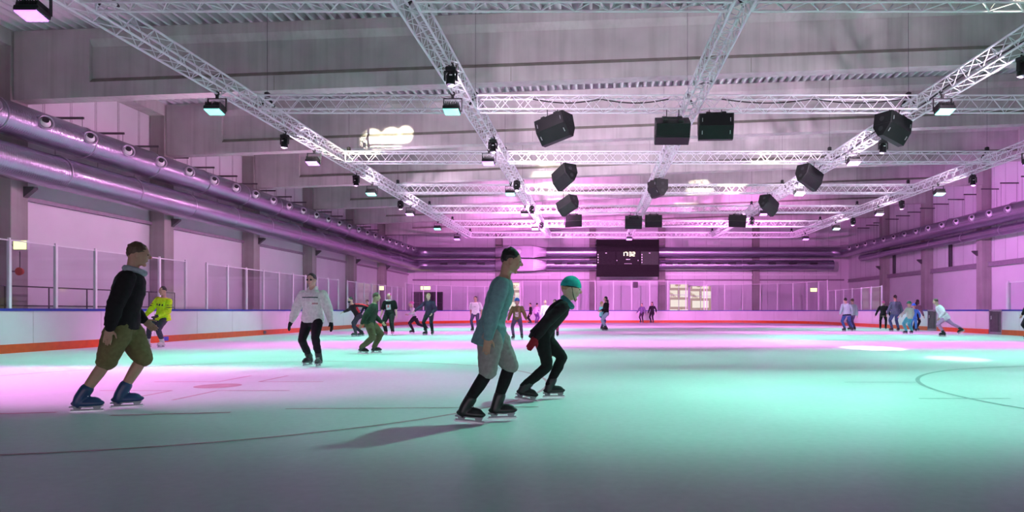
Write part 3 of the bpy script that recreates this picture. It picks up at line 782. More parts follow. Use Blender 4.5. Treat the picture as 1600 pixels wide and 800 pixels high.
# ------------------------------------------------------------------ loudspeakers
def speaker():
    t = thing('loudspeaker', '', 'loudspeaker', (0, 0, 0))
    # two wedge modules, front faces to -Y in local space
    for nm, z0, z1, y0, y1 in (('upper_cabinet', -.315, 0, -.20, -.25), ('lower_cabinet', -.63, -.32, -.06, -.25)):
        mb = MB(); W = .45
        rings = []
        for xx, k in ((-W, .94), (-W+.03, 1), (W-.03, 1), (W, .94)):
            prof = [(y1 if 'upper' in nm else -.25, z1), (.28, z1), (.28 if 'upper' in nm else .28, z0 if 'upper' in nm else z1-.05), (.20 if 'upper' in nm else .10, z0), (-.25 if 'upper' in nm else y0, z0)]
            rings.append([Vector((xx, u*k, -.315+(v+.315)*1)) for u, v in prof])
        mb.loft(rings); cab = mb.build(nm, M['black_gloss'], t)
        R_ = Matrix.Rotation(math.atan2(.19, .31), 3, 'X')
        for s_ in (-1, 1):
            mb = MB()
            if 'upper' in nm: mb.box((s_*.36, -.256, -.17), (.018, .02, .10), bev=.004)
            else: mb.box((s_*.36, -.165, -.475), (.018, .02, .10), rot=R_, bev=.004)
            mb.build('handle', M['handle'], cab)
            mb = MB(); mb.tube((s_*(W-.01), .03, -.17 if 'upper' in nm else -.44), (s_*(W+.006), .03, -.17 if 'upper' in nm else -.44), .065, n=14); mb.build('side_port', M['duct_inside'], cab)
    mb = MB()
    for s_ in (-1, 1): mb.box((s_*.2, 0, .03), (.12, .4, .06), bev=.01)
    mb.box((0, 0, .07), (.5, .06, .04)); mb.build('rigging_frame', M['black'], t)
    return t
spk0 = speaker(); first = True
sp = [ # px, py(top), Y, yaw, roll, pitch, label
 (864, 181, 17.62, -30, -12, 0, 'tilted black loudspeaker under the second cross truss, left of the pair at the middle truss'),
 (1051, 178, 17.62, 180, 0, -32, 'black loudspeaker seen from behind, left of the middle truss, on the second cross truss'),
 (1118, 181, 17.62, -4, 0, 0, 'black loudspeaker facing the camera, right of the middle truss, on the second cross truss'),
 (1397, 180, 17.62, 32, 11, 0, 'large black loudspeaker lit teal on the right, beside the fourth long truss'),
 (881, 262, 23.82, 125, 18, 0, 'black loudspeaker turned away to the left under the third cross truss'),
 (1027, 281, 26.6, -72, 0, 0, 'black loudspeaker hanging under the middle long truss'),
 (1266, 262, 23.82, 215, -20, 0, 'black loudspeaker under the third cross truss beside the fourth long truss'),
 (885, 308, 30.02, 140, 22, 0, 'small black loudspeaker under the fourth cross truss on the left'),
 (1202, 309, 30.02, 225, -22, 0, 'small black loudspeaker under the fourth cross truss on the right'),
 (895, 336, 36.02, 188, 3, 0, 'small black loudspeaker under the fifth cross truss on the left'),
 (990, 335, 36.02, 180, 0, -25, 'small flat looking black loudspeaker under the fifth cross truss just left of the middle truss'),
 (1021, 337, 36.02, 178, 0, 0, 'small black loudspeaker under the fifth cross truss just right of the middle truss'),
 (1153, 336, 36.02, 165, -4, 0, 'small black loudspeaker under the fifth cross truss on the right'),
]
for (px_, py_, Y, yaw, roll, pitch, lab) in sp:
    o = spk0 if first else copy_tree(spk0); first = False
    for c_ in [c_ for c_ in o.children if c_.name.startswith('suspension_wire')]: bpy.data.objects.remove(c_)
    p = at(px_, py_, Y); p.z = min(p.z, TZ-.15-.45*abs(math.sin(math.radians(roll)))-.28*abs(math.sin(math.radians(pitch)))); o.location = p; o.rotation_euler = (math.radians(pitch), math.radians(roll), math.radians(yaw))
    o.rotation_mode = 'XYZ'; tag(o, lab, 'loudspeaker', 'loudspeakers hung from the trusses')
    mb = MB()
    Mi = (Matrix.Translation(p) @ o.rotation_euler.to_matrix().to_4x4()).inverted()
    for s_ in (-.16, .16):
        p0 = Vector((s_, 0, .08)); wp = (Mi.inverted() @ p0); p1 = Mi @ (Vector((LX[2]+math.copysign(.18, s_), wp.y, TZ-.02)) if Y == 26.6 else Vector((wp.x, Y, max(TZ-.02, wp.z+.02)))); mb.tube(p0, p1, .012, n=6)
    mb.build('suspension_wire', M['black'], o)

# loose cable drooping along the fourth long truss
mb = MB(); pts = []
for i in range(40):
    y = 10+i*.5; pts.append((LX[3]-.05, y, TZ+.16+.05*math.sin(y*1.3)))
mb.path(pts, .022, n=6); tag(mb.build('power_cable', M['black'], off=(LX[3], 10, TZ)), 'black power cable lying inside the fourth long truss', 'cable')
for j, (xa, xb, y) in enumerate(((3.4, 8.2, RY[2]), (-1.6, 2.0, RY[2]))):
    mb = MB(); pts = []
    for i in range(30):
        u = i/29; pts.append((xa+(xb-xa)*u, y, TZ+TS-.05-.10*abs(math.sin(u*PI*2))))
    mb.path(pts, .016, n=6); tag(mb.build('power_cable', M['black'], off=(xa, y, TZ)), ['thin black cable draped along the second cross truss right of the middle truss', 'thin black cable draped along the second cross truss left of the middle truss'][j], 'cable')

#PEOPLE
# ------------------------------------------------------------------ people
def remeshed(mb, vox, name, m_, parent, smooth_it=3, wrinkle=0.0, wscale=9.0, paint=None, mats=None):
    me = bpy.data.meshes.new('tmp'); me.from_pydata(mb.v, [], mb.f)
    ob = bpy.data.objects.new('tmp', me); C.objects.link(ob)
    r_ = ob.modifiers.new('r', 'REMESH'); r_.mode = 'VOXEL'; r_.voxel_size = vox
    s_ = ob.modifiers.new('s', 'SMOOTH'); s_.factor = .5; s_.iterations = smooth_it
    dg = bpy.context.evaluated_depsgraph_get(); ev = ob.evaluated_get(dg)
    me2 = bpy.data.meshes.new_from_object(ev); bpy.data.objects.remove(ob); bpy.data.meshes.remove(me)
    me2.name = name
    if wrinkle:
        nn = [v.normal.copy() for v in me2.vertices]
        for v, n_ in zip(me2.vertices, nn):
            q = Vector((v.co.x*wscale, v.co.y*wscale, v.co.z*wscale*1.7))
            v.co += n_*wrinkle*(noise.noise(q)+.6*noise.noise(q*2.3))
    me2.materials.clear()
    for k in (mats or [m_]): me2.materials.append(k)
    if paint:
        for p_ in me2.polygons: p_.material_index = paint(p_.center, p_.normal)
    me2.polygons.foreach_set('use_smooth', [True]*len(me2.polygons))
    o = bpy.data.objects.new(name, me2); C.objects.link(o); o.parent = parent
    return o

def cloth(name, col, rough=.85): return mat(name, col, rough=rough, var=.14, scale=26, spec=.25, bump=.25, bscale=130)
SK = {'light': mat('skin_light', (.62, .40, .31), rough=.5, var=.05, scale=14), 'tan': mat('skin_tan', (.46, .27, .19), rough=.5, var=.05, scale=14)}
HAIRM = {'black': mat('hair_black', (.015, .012, .012), rough=.5, var=.3, scale=40, stretch=(1, 1, .2)), 'brown': mat('hair_brown', (.09, .05, .03), rough=.5, var=.3, scale=40, stretch=(1, 1, .2)),
         'pink': mat('hair_pink', (.75, .12, .40), rough=.5, var=.2, scale=40), 'fair': mat('hair_fair', (.45, .30, .15), rough=.5, var=.25, scale=40)}
CM = {}
def cm(c):
    if c not in CM: CM[c] = cloth('cloth_%d' % len(CM), c)
    return CM[c]
BOOT = mat('skate_boot_black', (.02, .02, .022), rough=.35); BOOTW = mat('skate_boot_white', (.7, .68, .66), rough=.4); BOOTB = mat('skate_boot_blue', (.03, .06, .16), rough=.35)
BOOTP = mat('skate_boot_pink', (.75, .10, .35), rough=.4); HOLD = mat('blade_holder', (.35, .36, .4), rough=.4)

def ik(a, b_, l1, l2, hint):
    a, b_ = Vector(a), Vector(b_); d = b_-a; L = d.length
    mx = (l1+l2)*.995
    if L > mx: b_ = a+d*(mx/L); d = b_-a; L = mx
    x = (l1*l1-l2*l2+L*L)/(2*L); h = math.sqrt(max(0, l1*l1-x*x)); u = d/L
    hv = Vector(hint); hv = hv-u*hv.dot(u)
    if hv.length < 1e-4: hv = Vector((0, 1, 0))
    return a+u*x+hv.normalized()*h, b_

def limb(mb, pts, rad, n=14):
    for i in range(len(pts)-1): mb.tube(pts[i], pts[i+1], rad[i], rad[i+1], n=n)
    for p, r_ in zip(pts, rad): mb.ball(p, r_, n, 8)

def person(label, px, py, H, yaw, top, bottom, hair=('short', 'black'), skin='light', lean=0, side=0, twist=0, hip=.505, hipx=0, hipy=0,
           feet=(((-.065, .02, 0), 0), ((.065, -.02, 0), 0)), hands=((-.17, .02, .44), (.17, .02, .44)), head=(0, 0), boots=BOOT, loose=.018, legw=1.0,
           bare=None, sleeve=1.0, hem=.0, gloves=None, helmet=None, mask=False, near=False, paint=None, pmats=None, hood=False, scarf=None, topname='jacket', botname='trousers', kid=False,
           pos=None, girth=1.0, extra=None, leggings=None, cat='person', shades=False):
    base = pos if pos is not None else floor_at(px, py)
    t = thing('person', label, cat, base, (0, 0, math.radians(yaw)), 'skaters on the ice')
    vb = .0062 if near else .0085; vc = .011 if near else .015
    V = Vector
    R_ = Matrix.Rotation(math.radians(side), 3, 'Y') @ Matrix.Rotation(math.radians(-lean), 3, 'X')
    Rt = R_ @ Matrix.Rotation(math.radians(twist), 3, 'Z')
    BL = .075  # skate height under the ankle foot sole
    P = V((hipx*H, hipy*H, hip*H+BL*.6))
    def sp(x, y, z, tw=True): return P+((Rt if tw else R_) @ V((x, y, z)))*H
    hs = 1.22 if kid else 1.0
    neck = sp(0, .0, .315); Rh = R_.lerp(Matrix.Identity(3), .55) if hasattr(R_, 'lerp') else R_
    Rh = (R_.to_quaternion().slerp(Matrix.Identity(3).to_quaternion(), .6)).to_matrix() @ Matrix.Rotation(math.radians(twist*.7+head[1]), 3, 'Z') @ Matrix.Rotation(math.radians(-head[0]), 3, 'X')
    hc = neck+(Rh @ V((0, .018, .089)))*H
    sh = [sp(s_*.110, -.005, .254) for s_ in (-1, 1)]; hipj = [sp(s_*.052, 0, -.012) for s_ in (-1, 1)]
    # legs
    ank = []; knee = []; fdir = []
    for k in (0, 1):
        (fx, fy, fz), fp = feet[k][0], feet[k][1]; fyaw = feet[k][2] if len(feet[k]) > 2 else (8 if k == 0 else -8)
        q = Matrix.Rotation(math.radians(fyaw), 3, 'Z') @ Matrix.Rotation(math.radians(fp), 3, 'X')
        a_ = V((fx*H, fy*H, fz*H+BL+.052*H)); kn, a2 = ik(hipj[k], a_, .245*H, .245*H, q @ V(((-.15, .15)[k]*0, 1, .1)))
        knee.append(kn); ank.append(a2); fdir.append(q)
    elb = []; wri = []; handq = []
    for k in (0, 1):
        hx, hy, hz = hands[k]; tgt = V((hx*H, hy*H, hz*H+BL*.6))
        e_, w2 = ik(sh[k], tgt, .168*H, .148*H, Rt @ V(((-.5, .5)[k], -1, -.25)))
        elb.append(e_); wri.append(w2); handq.append((w2-e_).normalized())
    # ---------- body
    mb = MB()
    def torso(mb, infl, z0=-.05, z1=.30, gl=1.0):
        prof = [(-.085, .070, .058), (-.05, .092, .068), (.0, .094, .066), (.06, .082, .058), (.12, .080, .058), (.18, .092, .066), (.235, .100, .066), (.275, .088, .052), (.30, .050, .040), (.318, .032, .034)]
        rings = []
        for z, rx, ry in prof:
            if z < z0-.001 or z > z1+.001: continue
            i_ = infl if not callable(infl) else infl(z)
            rings.append([sp((rx*gl*girth+i_/H)*math.cos(2*PI*i/24), (ry*gl*girth+i_/H)*math.sin(2*PI*i/24)-.002, z, z > .1) for i in range(24)])
        mb.loft(rings)
    torso(mb, 0, -.09, .32)
    mb.tube(sp(0, 0, .29), hc-(Rh @ V((0, .02, .03)))*H, .034*H, .032*H, n=14)
    hw, hd, hh = .046*H*hs, .058*H*hs, .070*H*hs
    def headfn(v):
        x, y, z = v
        if z < 0: x *= 1-.30*(-z)**1.5; y = y*(1-.10*(-z)) + .04*(-z)
        if y > 0: x *= 1-.06*y
        return (x, y, z)
    mb.ball(hc, (hw, hd, hh), 24, 18, rot=Rh, fn=headfn)
    def hp(x, y, z): return hc+Rh @ V((x*hw, y*hd, z*hh))
    mb.ball(hp(0, 1.08, -.13), (.15*hw, .20*hd, .17*hh), 10, 8, rot=Rh); mb.tube(hp(0, .92, .16), hp(0, 1.10, -.12), .10*hw, .15*hw, n=8)   # nose
    mb.ball(hp(0, .80, -.46), (.26*hw, .12*hd, .09*hh), 10, 6, rot=Rh); mb.ball(hp(0, .62, -.84), (.32*hw, .22*hd, .16*hh), 10, 6, rot=Rh)  # lips and chin
    for s_ in (-1, 1):
        mb.ball(hp(s_*.36, .86, .20), (.30*hw, .10*hd, .07*hh), 10, 6, rot=Rh)      # brow
        mb.ball(hp(s_*.52, .66, -.22), (.28*hw, .2*hd, .2*hh), 10, 6, rot=Rh)       # cheek
        mb.ball(hp(s_*.99, -.05, -.05), (.10*hw, .20*hd, .26*hh), 10, 8, rot=Rh)    # ear
    for k in (0, 1):
        limb(mb, [sh[k], sh[k].lerp(elb[k], .35), elb[k], elb[k].lerp(wri[k], .3), wri[k]], [.036*H, .031*H, .0245*H, .026*H, .017*H])
        limb(mb, [hipj[k], hipj[k].lerp(knee[k], .35), knee[k], knee[k].lerp(ank[k], .35)+V((0, 0, 0)), ank[k]], [.060*H, .052*H, .034*H, .034*H, .022*H])
        f_ = fdir[k]; mb.ball(ank[k]+f_ @ V((0, .03*H, -.035*H)), (.026*H, .062*H, .02*H), 12, 8, rot=f_)
        # hand: palm, thumb and four fingers
        d = handq[k]; s_ = (-1, 1)[k]
        fw = (Rt @ V((0, 1, 0))); fw = (fw-d*fw.dot(d)); fw = fw.normalized() if fw.length > .05 else V((0, 0, 1))
        inn = d.cross(fw).normalized()
        if inn.x*s_ > 0 and abs(inn.x) > .05: inn = -inn     # towards the body: the palm side
        hl = .10*H; g = math.radians(62) if gloves == 'fist' else math.radians(20)
        pc = wri[k]+d*hl*.28
        q = Matrix((fw, inn, d)).transposed()
        mb.ball(pc, (.026*H*.92, .011*H, hl*.33), 12, 8, rot=q)
        for fi, (off_, ln) in enumerate(((.017, .40), (.006, .45), (-.005, .42), (-.016, .33))):
            b0 = wri[k]+d*hl*.48+fw*off_*H*1.1; p_ = [b0]; an = g*.5
            for seg_, fr_ in enumerate((.45, .32, .23)):
                p_.append(p_[-1]+(d*math.cos(an)+inn*math.sin(an))*ln*hl*fr_*1.25); an += g*.55
            limb(mb, p_, [.0052*H, .0048*H, .0044*H, .0036*H], n=8)
        tb = wri[k]+d*hl*.16+fw*.018*H
        limb(mb, [tb, tb+(fw*.75+d*.7).normalized()*.022*H, tb+(fw*.55+d*.85+inn*.25).normalized()*.044*H], [.0072*H, .006*H, .0045*H], n=8)
    body = remeshed(mb, vb, 'body', SK[skin], t, 2)
    for s_ in (-1, 1):
        e = MB(); e.ball(hp(s_*.38, .875, .06), (.13*hw, .07*hd, .06*hh), 10, 6, rot=Rh); e.build('eye', M['eye'], t, smooth=True)
    e = MB(); e.ball(hp(0, .90, -.46), (.24*hw, .045*hd, .035*hh), 10, 6, rot=Rh); e.build('mouth', M['lip'], t, smooth=True)
    # ---------- hair and headgear
    hk, hcol = hair
    if hk != 'none':
        h_ = MB()
        def hairfn(v):
            x, y, z = v
            if z < -.15: x *= .9
            return (x, y, z)
        h_.ball(hp(0, -.16, .26), (hw*1.07, hd*.98, hh*.86), 22, 16, rot=Rh, fn=hairfn)
        if near or True:
            for i in range(26):
                a_ = random.uniform(0, 2*PI); e_ = random.uniform(.25, 1.4)
                h_.ball(hp(.9*math.cos(a_)*math.cos(e_), -.2+.82*math.sin(a_)*math.cos(e_), .34+.72*math.sin(e_)), hw*random.uniform(.16, .26), 8, 6)
        if hk == 'long':
            h_.path([hp(0, -.62, .3), hp(0, -.92, -.4), hp(0, -.95, -1.3), hp(0, -.85, -2.3), hp(0, -.8, -2.9)], [hw*.75, hw*.92, hw*.95, hw*.8, hw*.35], n=14)
            for s_ in (-1, 1): h_.path([hp(s_*.75, -.1, .3), hp(s_*.98, .0, -.5), hp(s_*.95, .05, -1.5)], [hw*.3, hw*.34, hw*.16], n=10)
        if hk == 'bun': h_.ball(hp(0, -1.1, .55), hw*.5, 12, 8)
        remeshed(h_, .010 if near else .014, 'hair', HAIRM[hcol], t, 2, .006, 26)
    if helmet:
        h_ = MB(); rings = []
        for j in range(9):
            e_ = PI/2*(j/8)
            r_ = math.cos(e_)
            rings.append([hp(1.22*r_*math.cos(2*PI*i/24), 1.16*r_*math.sin(2*PI*i/24)-.06, .22+1.02*math.sin(e_)) if j < 8 else hp(.04*math.cos(2*PI*i/24), .04*math.sin(2*PI*i/24)-.06, 1.24) for i in range(24)])
        h_.loft(rings); hm = h_.build('helmet', cm(helmet), t, smooth=True)
        h_ = MB(); h_.torus(hp(0, -.06, .22), Rh @ V((0, 0, 1)), hw*1.22, hw*.09, n=24, m=6); h_.build('helmet_rim', M['black'], hm, smooth=True)
        h_ = MB(); h_.path([hp(-1.1, 0, .2), hp(-.9, .25, -.5), hp(0, .62, -1.04), hp(.9, .25, -.5), hp(1.1, 0, .2)], hw*.06, n=6); h_.build('chin_strap', M['black'], hm)
    if mask:
        h_ = MB(); h_.ball(hp(0, .62, -.52), (hw*.78, hd*.56, hh*.44), 16, 10, rot=Rh); h_.build('face_mask', cm((.02, .025, .04)), t, smooth=True)
    if shades:
        h_ = MB()
        for s_ in (-1, 1): h_.ball(hp(s_*.38, .93, .08), (hw*.32, hd*.06, hh*.16), 12, 8, rot=Rh)
        h_.tube(hp(-.95, .1, .1), hp(-.7, .85, .1), hw*.04, n=5); h_.tube(hp(.95, .1, .1), hp(.7, .85, .1), hw*.04, n=5); h_.build('sunglasses', M['black'], t)
    # ---------- trousers or shorts
    b_ = MB(); torso(b_, loose*.45, -.09, .065)
    for k in (0, 1):
        full = [hipj[k], hipj[k].lerp(knee[k], .35), hipj[k].lerp(knee[k], .75), knee[k], knee[k].lerp(ank[k], .4), ank[k]+V((0, 0, .012*H))]
        rr = [.064*H, .058*H*legw, .048*H*legw, .042*H*legw, .040*H*legw, .032*H*legw]
        nb = len(full) if bare is None else {'knee': 4, 'calf': 5}[bare]
        if bare == 'calf': rr = [.066*H, .066*H*legw, .064*H*legw, .062*H*legw, .058*H*legw, 0]
        limb(b_, full[:nb], rr[:nb], n=16)
    remeshed(b_, vc, botname, cm(bottom), t, 3, .007, 8)
    if leggings:
        b_ = MB(); torso(b_, .002, -.09, .0)
        for k in (0, 1): limb(b_, [hipj[k], knee[k], knee[k].lerp(ank[k], .4), ank[k]+V((0, 0, .012*H))], [.060*H, .039*H, .038*H, .027*H], n=16)
        remeshed(b_, vc, 'leggings', cm(leggings), t, 2)
    # ---------- top
    g = MB(); torso(g, lambda z: loose*(1.0 if z < .2 else (.6 if z < .28 else .25)), hem if hem < -.04 else -.051, .301)
    if hem < -.05:
        rings = []
        for j in range(6):
            z = .02+(hem-.02)*j/5
            rings.append([sp((.098*girth+loose/H+.010*j/5)*math.cos(2*PI*i/24), (.072*girth+loose/H+.008*j/5)*math.sin(2*PI*i/24), z, False) for i in range(24)])
        g.loft(rings)
    for k in (0, 1):
        if sleeve >= 1: pp = [sh[k], sh[k].lerp(elb[k], .4), elb[k], elb[k].lerp(wri[k], .45), elb[k].lerp(wri[k], .96)]; rr = [.038*H+loose*.4, .037*H+loose*.6, .032*H+loose*.7, .030*H+loose*.55, .022*H+loose*.35]
        else: pp = [sh[k], sh[k].lerp(elb[k], .45), sh[k].lerp(elb[k], .85)]; rr = [.041*H+loose*.6, .039*H+loose*.7, .036*H+loose*.8]
        limb(g, pp, rr, n=16)
    if hood: g.path([hp(-.3, .45, -1.55), hp(-.8, .1, -1.35), hp(-.85, -.7, -1.15), hp(0, -1.15, -1.05), hp(.85, -.7, -1.15), hp(.8, .1, -1.35), hp(.3, .45, -1.55)], [hw*.15, hw*.3, hw*.42, hw*.48, hw*.42, hw*.3, hw*.15], n=10)
    Pi = Rt.inverted()
    fn = None
    if paint:
        def fn(c_, n_):
            l_ = (Pi @ (c_-P))/H; ln = Pi @ n_; return paint(l_, ln)
    remeshed(g, vc if not paint else .010, topname, cm(top), t, 3, .008 if loose > .012 else .004, 7, fn, [cm(top)]+[cm(x) for x in (pmats or [])])
    if scarf:
        h_ = MB(); h_.torus(sp(0, .01, .305), Rt @ V((0, .15, 1)), .048*H, .022*H, n=20, m=8); h_.build('scarf', cm(scarf), t, smooth=True)
    if gloves and gloves != 'fist':
        for k in (0, 1):
            h_ = MB(); d = handq[k]
            fw = (Rt @ V((0, 1, 0))); fw = (fw-d*fw.dot(d)); fw = fw.normalized() if fw.length > .05 else V((0, 0, 1))
            inn = d.cross(fw).normalized()
            if inn.x*(-1, 1)[k] > 0 and abs(inn.x) > .05: inn = -inn
            hl = .10*H; q = Matrix((fw, inn, d)).transposed()
            h_.ball(wri[k]+d*hl*.26, (.031*H, .019*H, hl*.42), 12, 8, rot=q); h_.tube(wri[k]-d*.02*H, wri[k]+d*.02*H, .022*H, n=12)
            for fi, (off_, ln) in enumerate(((.018, .40), (.006, .45), (-.006, .42), (-.018, .33))):
                p_ = [wri[k]+d*hl*.48+fw*off_*H*1.1]; an = .17
                for fr_ in (.45, .32, .26): p_.append(p_[-1]+(d*math.cos(an)+inn*math.sin(an))*ln*hl*fr_*1.25); an += .2
                limb(h_, p_, [.0085*H, .008*H, .0075*H, .0065*H], n=8)
            tb = wri[k]+d*hl*.14+fw*.018*H
            limb(h_, [tb, tb+(fw*.75+d*.7).normalized()*.022*H, tb+(fw*.55+d*.85+inn*.25).normalized()*.046*H], [.0105*H, .009*H, .0075*H], n=8)
            remeshed(h_, .007, 'glove', cm(gloves), t, 2)
    # ---------- skates
    for k in (0, 1):
        q = fdir[k]; A = ank[k]; L = .135*H
        bm_ = MB(); sd = (knee[k]-A).normalized()
        limb(bm_, [A+sd*.055*H, A, A+q @ V((0, -.008*H, -.030*H))], [.036*H, .034*H, .034*H], n=14)
        bm_.ball(A+q @ V((0, .035*H, -.034*H)), (.031*H, .088*H, .026*H), 16, 10, rot=q); bm_.ball(A+q @ V((0, .055*H, -.022*H)), (.026*H, .05*H, .026*H), 14, 8, rot=q)
        bt = remeshed(bm_, .008, 'skate', boots, t, 2)
        s2 = MB(); c_ = A+q @ V((0, .028*H, -.052*H)); s2.box(c_, (.045*H, .16*H, .012), rot=q, bev=.003)
        for yy in (-.045, .055): s2.box(c_+q @ V((0, yy*H, -.020)), (.016, .05, .034), rot=q, taper=1.5)
        s2.box(c_+q @ V((0, .004*H, -.036)), (.012, .165*H, .014), rot=q); s2.build('blade_holder', HOLD, bt)
        s2 = MB(); s2.prism([(-.088*H, -.044), (-.078*H, -.058), (.082*H, -.058), (.096*H, -.042)], 'X', -.0022, .0022)
        s2.v = [c_+q @ v for v in s2.v]; s2.build('blade', M['blade'], bt)
        if boots in (BOOT, BOOTB):
            s2 = MB()
            for i in range(4): s2.box(A+q @ V((0, (.055-.014*i)*H, (-.004+.012*i)*H)), (.03*H, .004*H, .004*H), rot=q)
            s2.build('laces', M['white'], bt)
    return t

G = Vector
# --- the four nearest skaters
person('tall skater in black top and khaki knee length shorts gliding near the left boards', 171, 642, 1.74, -62, (.012, .010, .012), (.17, .145, .065), ('short', 'brown'), 'tan', lean=9, hipy=.07, hip=.525,
       feet=(((-.05, .05, 0), 0, 0), ((.06, -.13, 0), 0, -12)), hands=((-.15, .16, .52), (.15, .02, .47)), boots=BOOTB, loose=.035, legw=1.35, bare='knee', near=True, topname='sweater', botname='shorts', girth=1.06, head=(2, 0), scarf=(.35, .40, .45))
person('young man in white hoodie and black trousers skating towards the camera', 489, 573, 1.74, 178, (.88, .86, .84), (.010, .010, .012), ('short', 'black'), 'light', lean=3, hipy=.0, hip=.505,
       feet=(((-.095, .06, 0), 0, 8), ((.075, -.08, .0), 0, -10)), hands=((-.21, .02, .44), (.23, .03, .45)), loose=.042, near=True, gloves=(.012, .012, .014), shades=True, topname='hoodie', hood=True, girth=1.06,
       paint=lambda l, n: 1 if (n.y > .25 and abs(l.z-.222) < .006 and abs(l.x) < .085) else (2 if (n.y > .3 and .15 < l.z < .165 and -.085 < l.x < -.03) else 0), pmats=[(.05, .10, .09), (.45, .25, .25)])
person('skater in long grey teal top leaning forward in the centre foreground', 755, 660, 1.60, -82, (.17, .30, .32), (.30, .27, .27), ('short', 'black'), 'tan', lean=15, hipy=.05, hip=.535,
       feet=(((-.04, .08, 0), 0, 0), ((.05, -.10, .0), -6, -8)), hands=((-.15, .10, .50), (.15, .03, .47)), loose=.03, legw=1.3, bare='knee', hem=-.12, near=True, boots=BOOT, topname='long_top', botname='shorts', girth=.94, head=(4, 0), leggings=(.012, .012, .014))
person('child in dark jacket and teal helmet leaning forward at the centre', 851, 625, 1.54, -84, (.022, .016, .020), (.012, .011, .012), ('short', 'fair'), 'light', lean=38, hipy=-.02, hip=.485,
       feet=(((-.05, .04, 0), 0, 0), ((.05, -.16, .0), -10, -10)), hands=((-.13, .05, .40), (.17, -.14, .37)), loose=.02, near=True, helmet=(.03, .42, .40), gloves=(.30, .015, .03), head=(-8, 0), kid=True, scarf=(.05, .20, .22))
# --- left group
person('hockey player in neon yellow jersey leaning by the left boards', 243, 543, 1.76, 165, (.62, .85, .02), (.05, .05, .07), ('short', 'black'), 'tan', lean=4, side=-7, hip=.495, hipx=-.15,
       feet=(((-.16, .02, 0), 0, 14), ((.10, .05, 0), 0, -16)), hands=((-.22, .14, .50), (.02, .16, .50)), loose=.04, topname='jersey', gloves=(.05, .05, .04), boots=BOOTW, hem=-.07,
       paint=lambda l, n: 1 if ((n.y > .2 and .17 < l.z < .20 and abs(l.x) < .07 and int((l.x+.2)*60) % 3) or (abs(l.x) > .125 and (.15 < l.z < .165 or .185 < l.z < .195))) else 0, pmats=[(.03, .05, .04)])
person('skater in dark jacket with red back swinging one arm wide', 562, 526, 1.74, 140, (.025, .012, .020), (.05, .03, .06), ('short', 'black'), 'light', lean=26, side=14, hip=.47, hipx=.06,
       feet=(((-.03, .12, 0), 0, 0), ((.07, -.10, .0), -8, -20)), hands=((-.14, -.20, .66), (.42, .16, .56)), loose=.022, mask=True,
       paint=lambda l, n: 1 if l.x < -.03 and l.z > .05 and n.y < .3 else 0, pmats=[(.75, .03, .06)], head=(-6, 10))
person('skater in dark green top and khaki trousers gliding in front of the masked skater', 578, 553, 1.52, -80, (.03, .04, .03), (.12, .085, .05), ('short', 'brown'), 'tan', lean=14, hip=.49, hipy=.0,
       feet=(((-.05, .06, 0), 0, 0), ((.05, -.12, .0), -6, -6)), hands=((-.14, .16, .48), (.16, -.10, .46)), loose=.035, legw=1.25)
person('distant person in navy top standing behind the skater in khaki trousers', 574, 513, 1.72, 175, (.02, .02, .05), (.10, .08, .10), ('short', 'black'), 'tan', hands=((-.2, .02, .46), (.24, .05, .45)), boots=BOOT)
person('skater in black T-shirt with white chest print and pink hair', 609, 524, 1.82, 176, (.010, .009, .010), (.02, .018, .02), ('short', 'pink'), 'light', side=2, hip=.505, girth=1.12,
       feet=(((-.08, .03, 0), 0, 12), ((.09, .0, 0), 0, -14)), hands=((-.19, .05, .42), (.20, .05, .43)), sleeve=.5, loose=.03, topname='t_shirt', legw=1.25, boots=BOOTP, scarf=(.65, .55, .58), hem=-.07,
       paint=lambda l, n: (2 if (abs(l.x) < .02 and .13 < l.z < .19) else 1) if (n.y > .3 and abs(l.x) < .055 and .08 < l.z < .20) else 0, pmats=[(.62, .60, .66), (.7, .12, .16)])
person('child in white top and dark skirt pushing off with one leg back', 648, 521, 1.50, 105, (.72, .55, .68), (.03, .02, .035), ('bun', 'pink'), 'light', lean=16, hip=.49, kid=True,
       feet=(((-.04, .05, 0), 0, 0), ((.05, -.34, .10), -38, 0)), hands=((-.16, .22, .58), (.20, .18, .56)), legw=1.15)
person('skater in dark purple hoodie holding the white dressed child', 671, 524, 1.80, 165, (.045, .028, .07), (.02, .017, .03), ('short', 'fair'), 'light', lean=6, hip=.505,
       feet=(((-.09, .02, 0), 0, 20), ((.07, .04, .0), 0, -10)), hands=((-.12, .08, .50), (.28, .22, .55)), loose=.026, topname='hoodie', hood=True)
person('man in white T-shirt and dark jeans standing in front of the far boards', 743, 518, 1.80, 178, (.72, .74, .72), (.06, .07, .11), ('short', 'black'), 'tan', girth=1.08,
       feet=(((-.07, .02, 0), 0, 12), ((.08, .0, 0), 0, -14)), hands=((-.15, -.06, .47), (.15, -.06, .47)), sleeve=.5, loose=.03, topname='t_shirt', botname='jeans',
       paint=lambda l, n: 1 if n.y > .4 and abs(l.x) < .03 and .17 < l.z < .182 else 0, pmats=[(.2, .2, .2)])
person('child in olive hoodie and blue helmet with a white chest print', 808, 531, 1.48, 178, (.15, .14, .05), (.10, .09, .14), ('short', 'brown'), 'light', kid=True,
       feet=(((-.12, .02, 0), 0, 14), ((.09, .0, 0), 0, -14)), hands=((-.24, .06, .47), (.22, .04, .45)), loose=.03, helmet=(.06, .22, .55), boots=BOOT, topname='hoodie',
       paint=lambda l, n: 1 if n.y > .35 and abs(l.x) < .045 and .03 < l.z < .15 and noise.noise(l*60) > -.15 else 0, pmats=[(.7, .66, .64)])
person('distant person in black against the far boards beside the one in pink', 829, 506, 1.70, 90, (.012, .01, .012), (.012, .01, .015), ('short', 'black'), 'light')
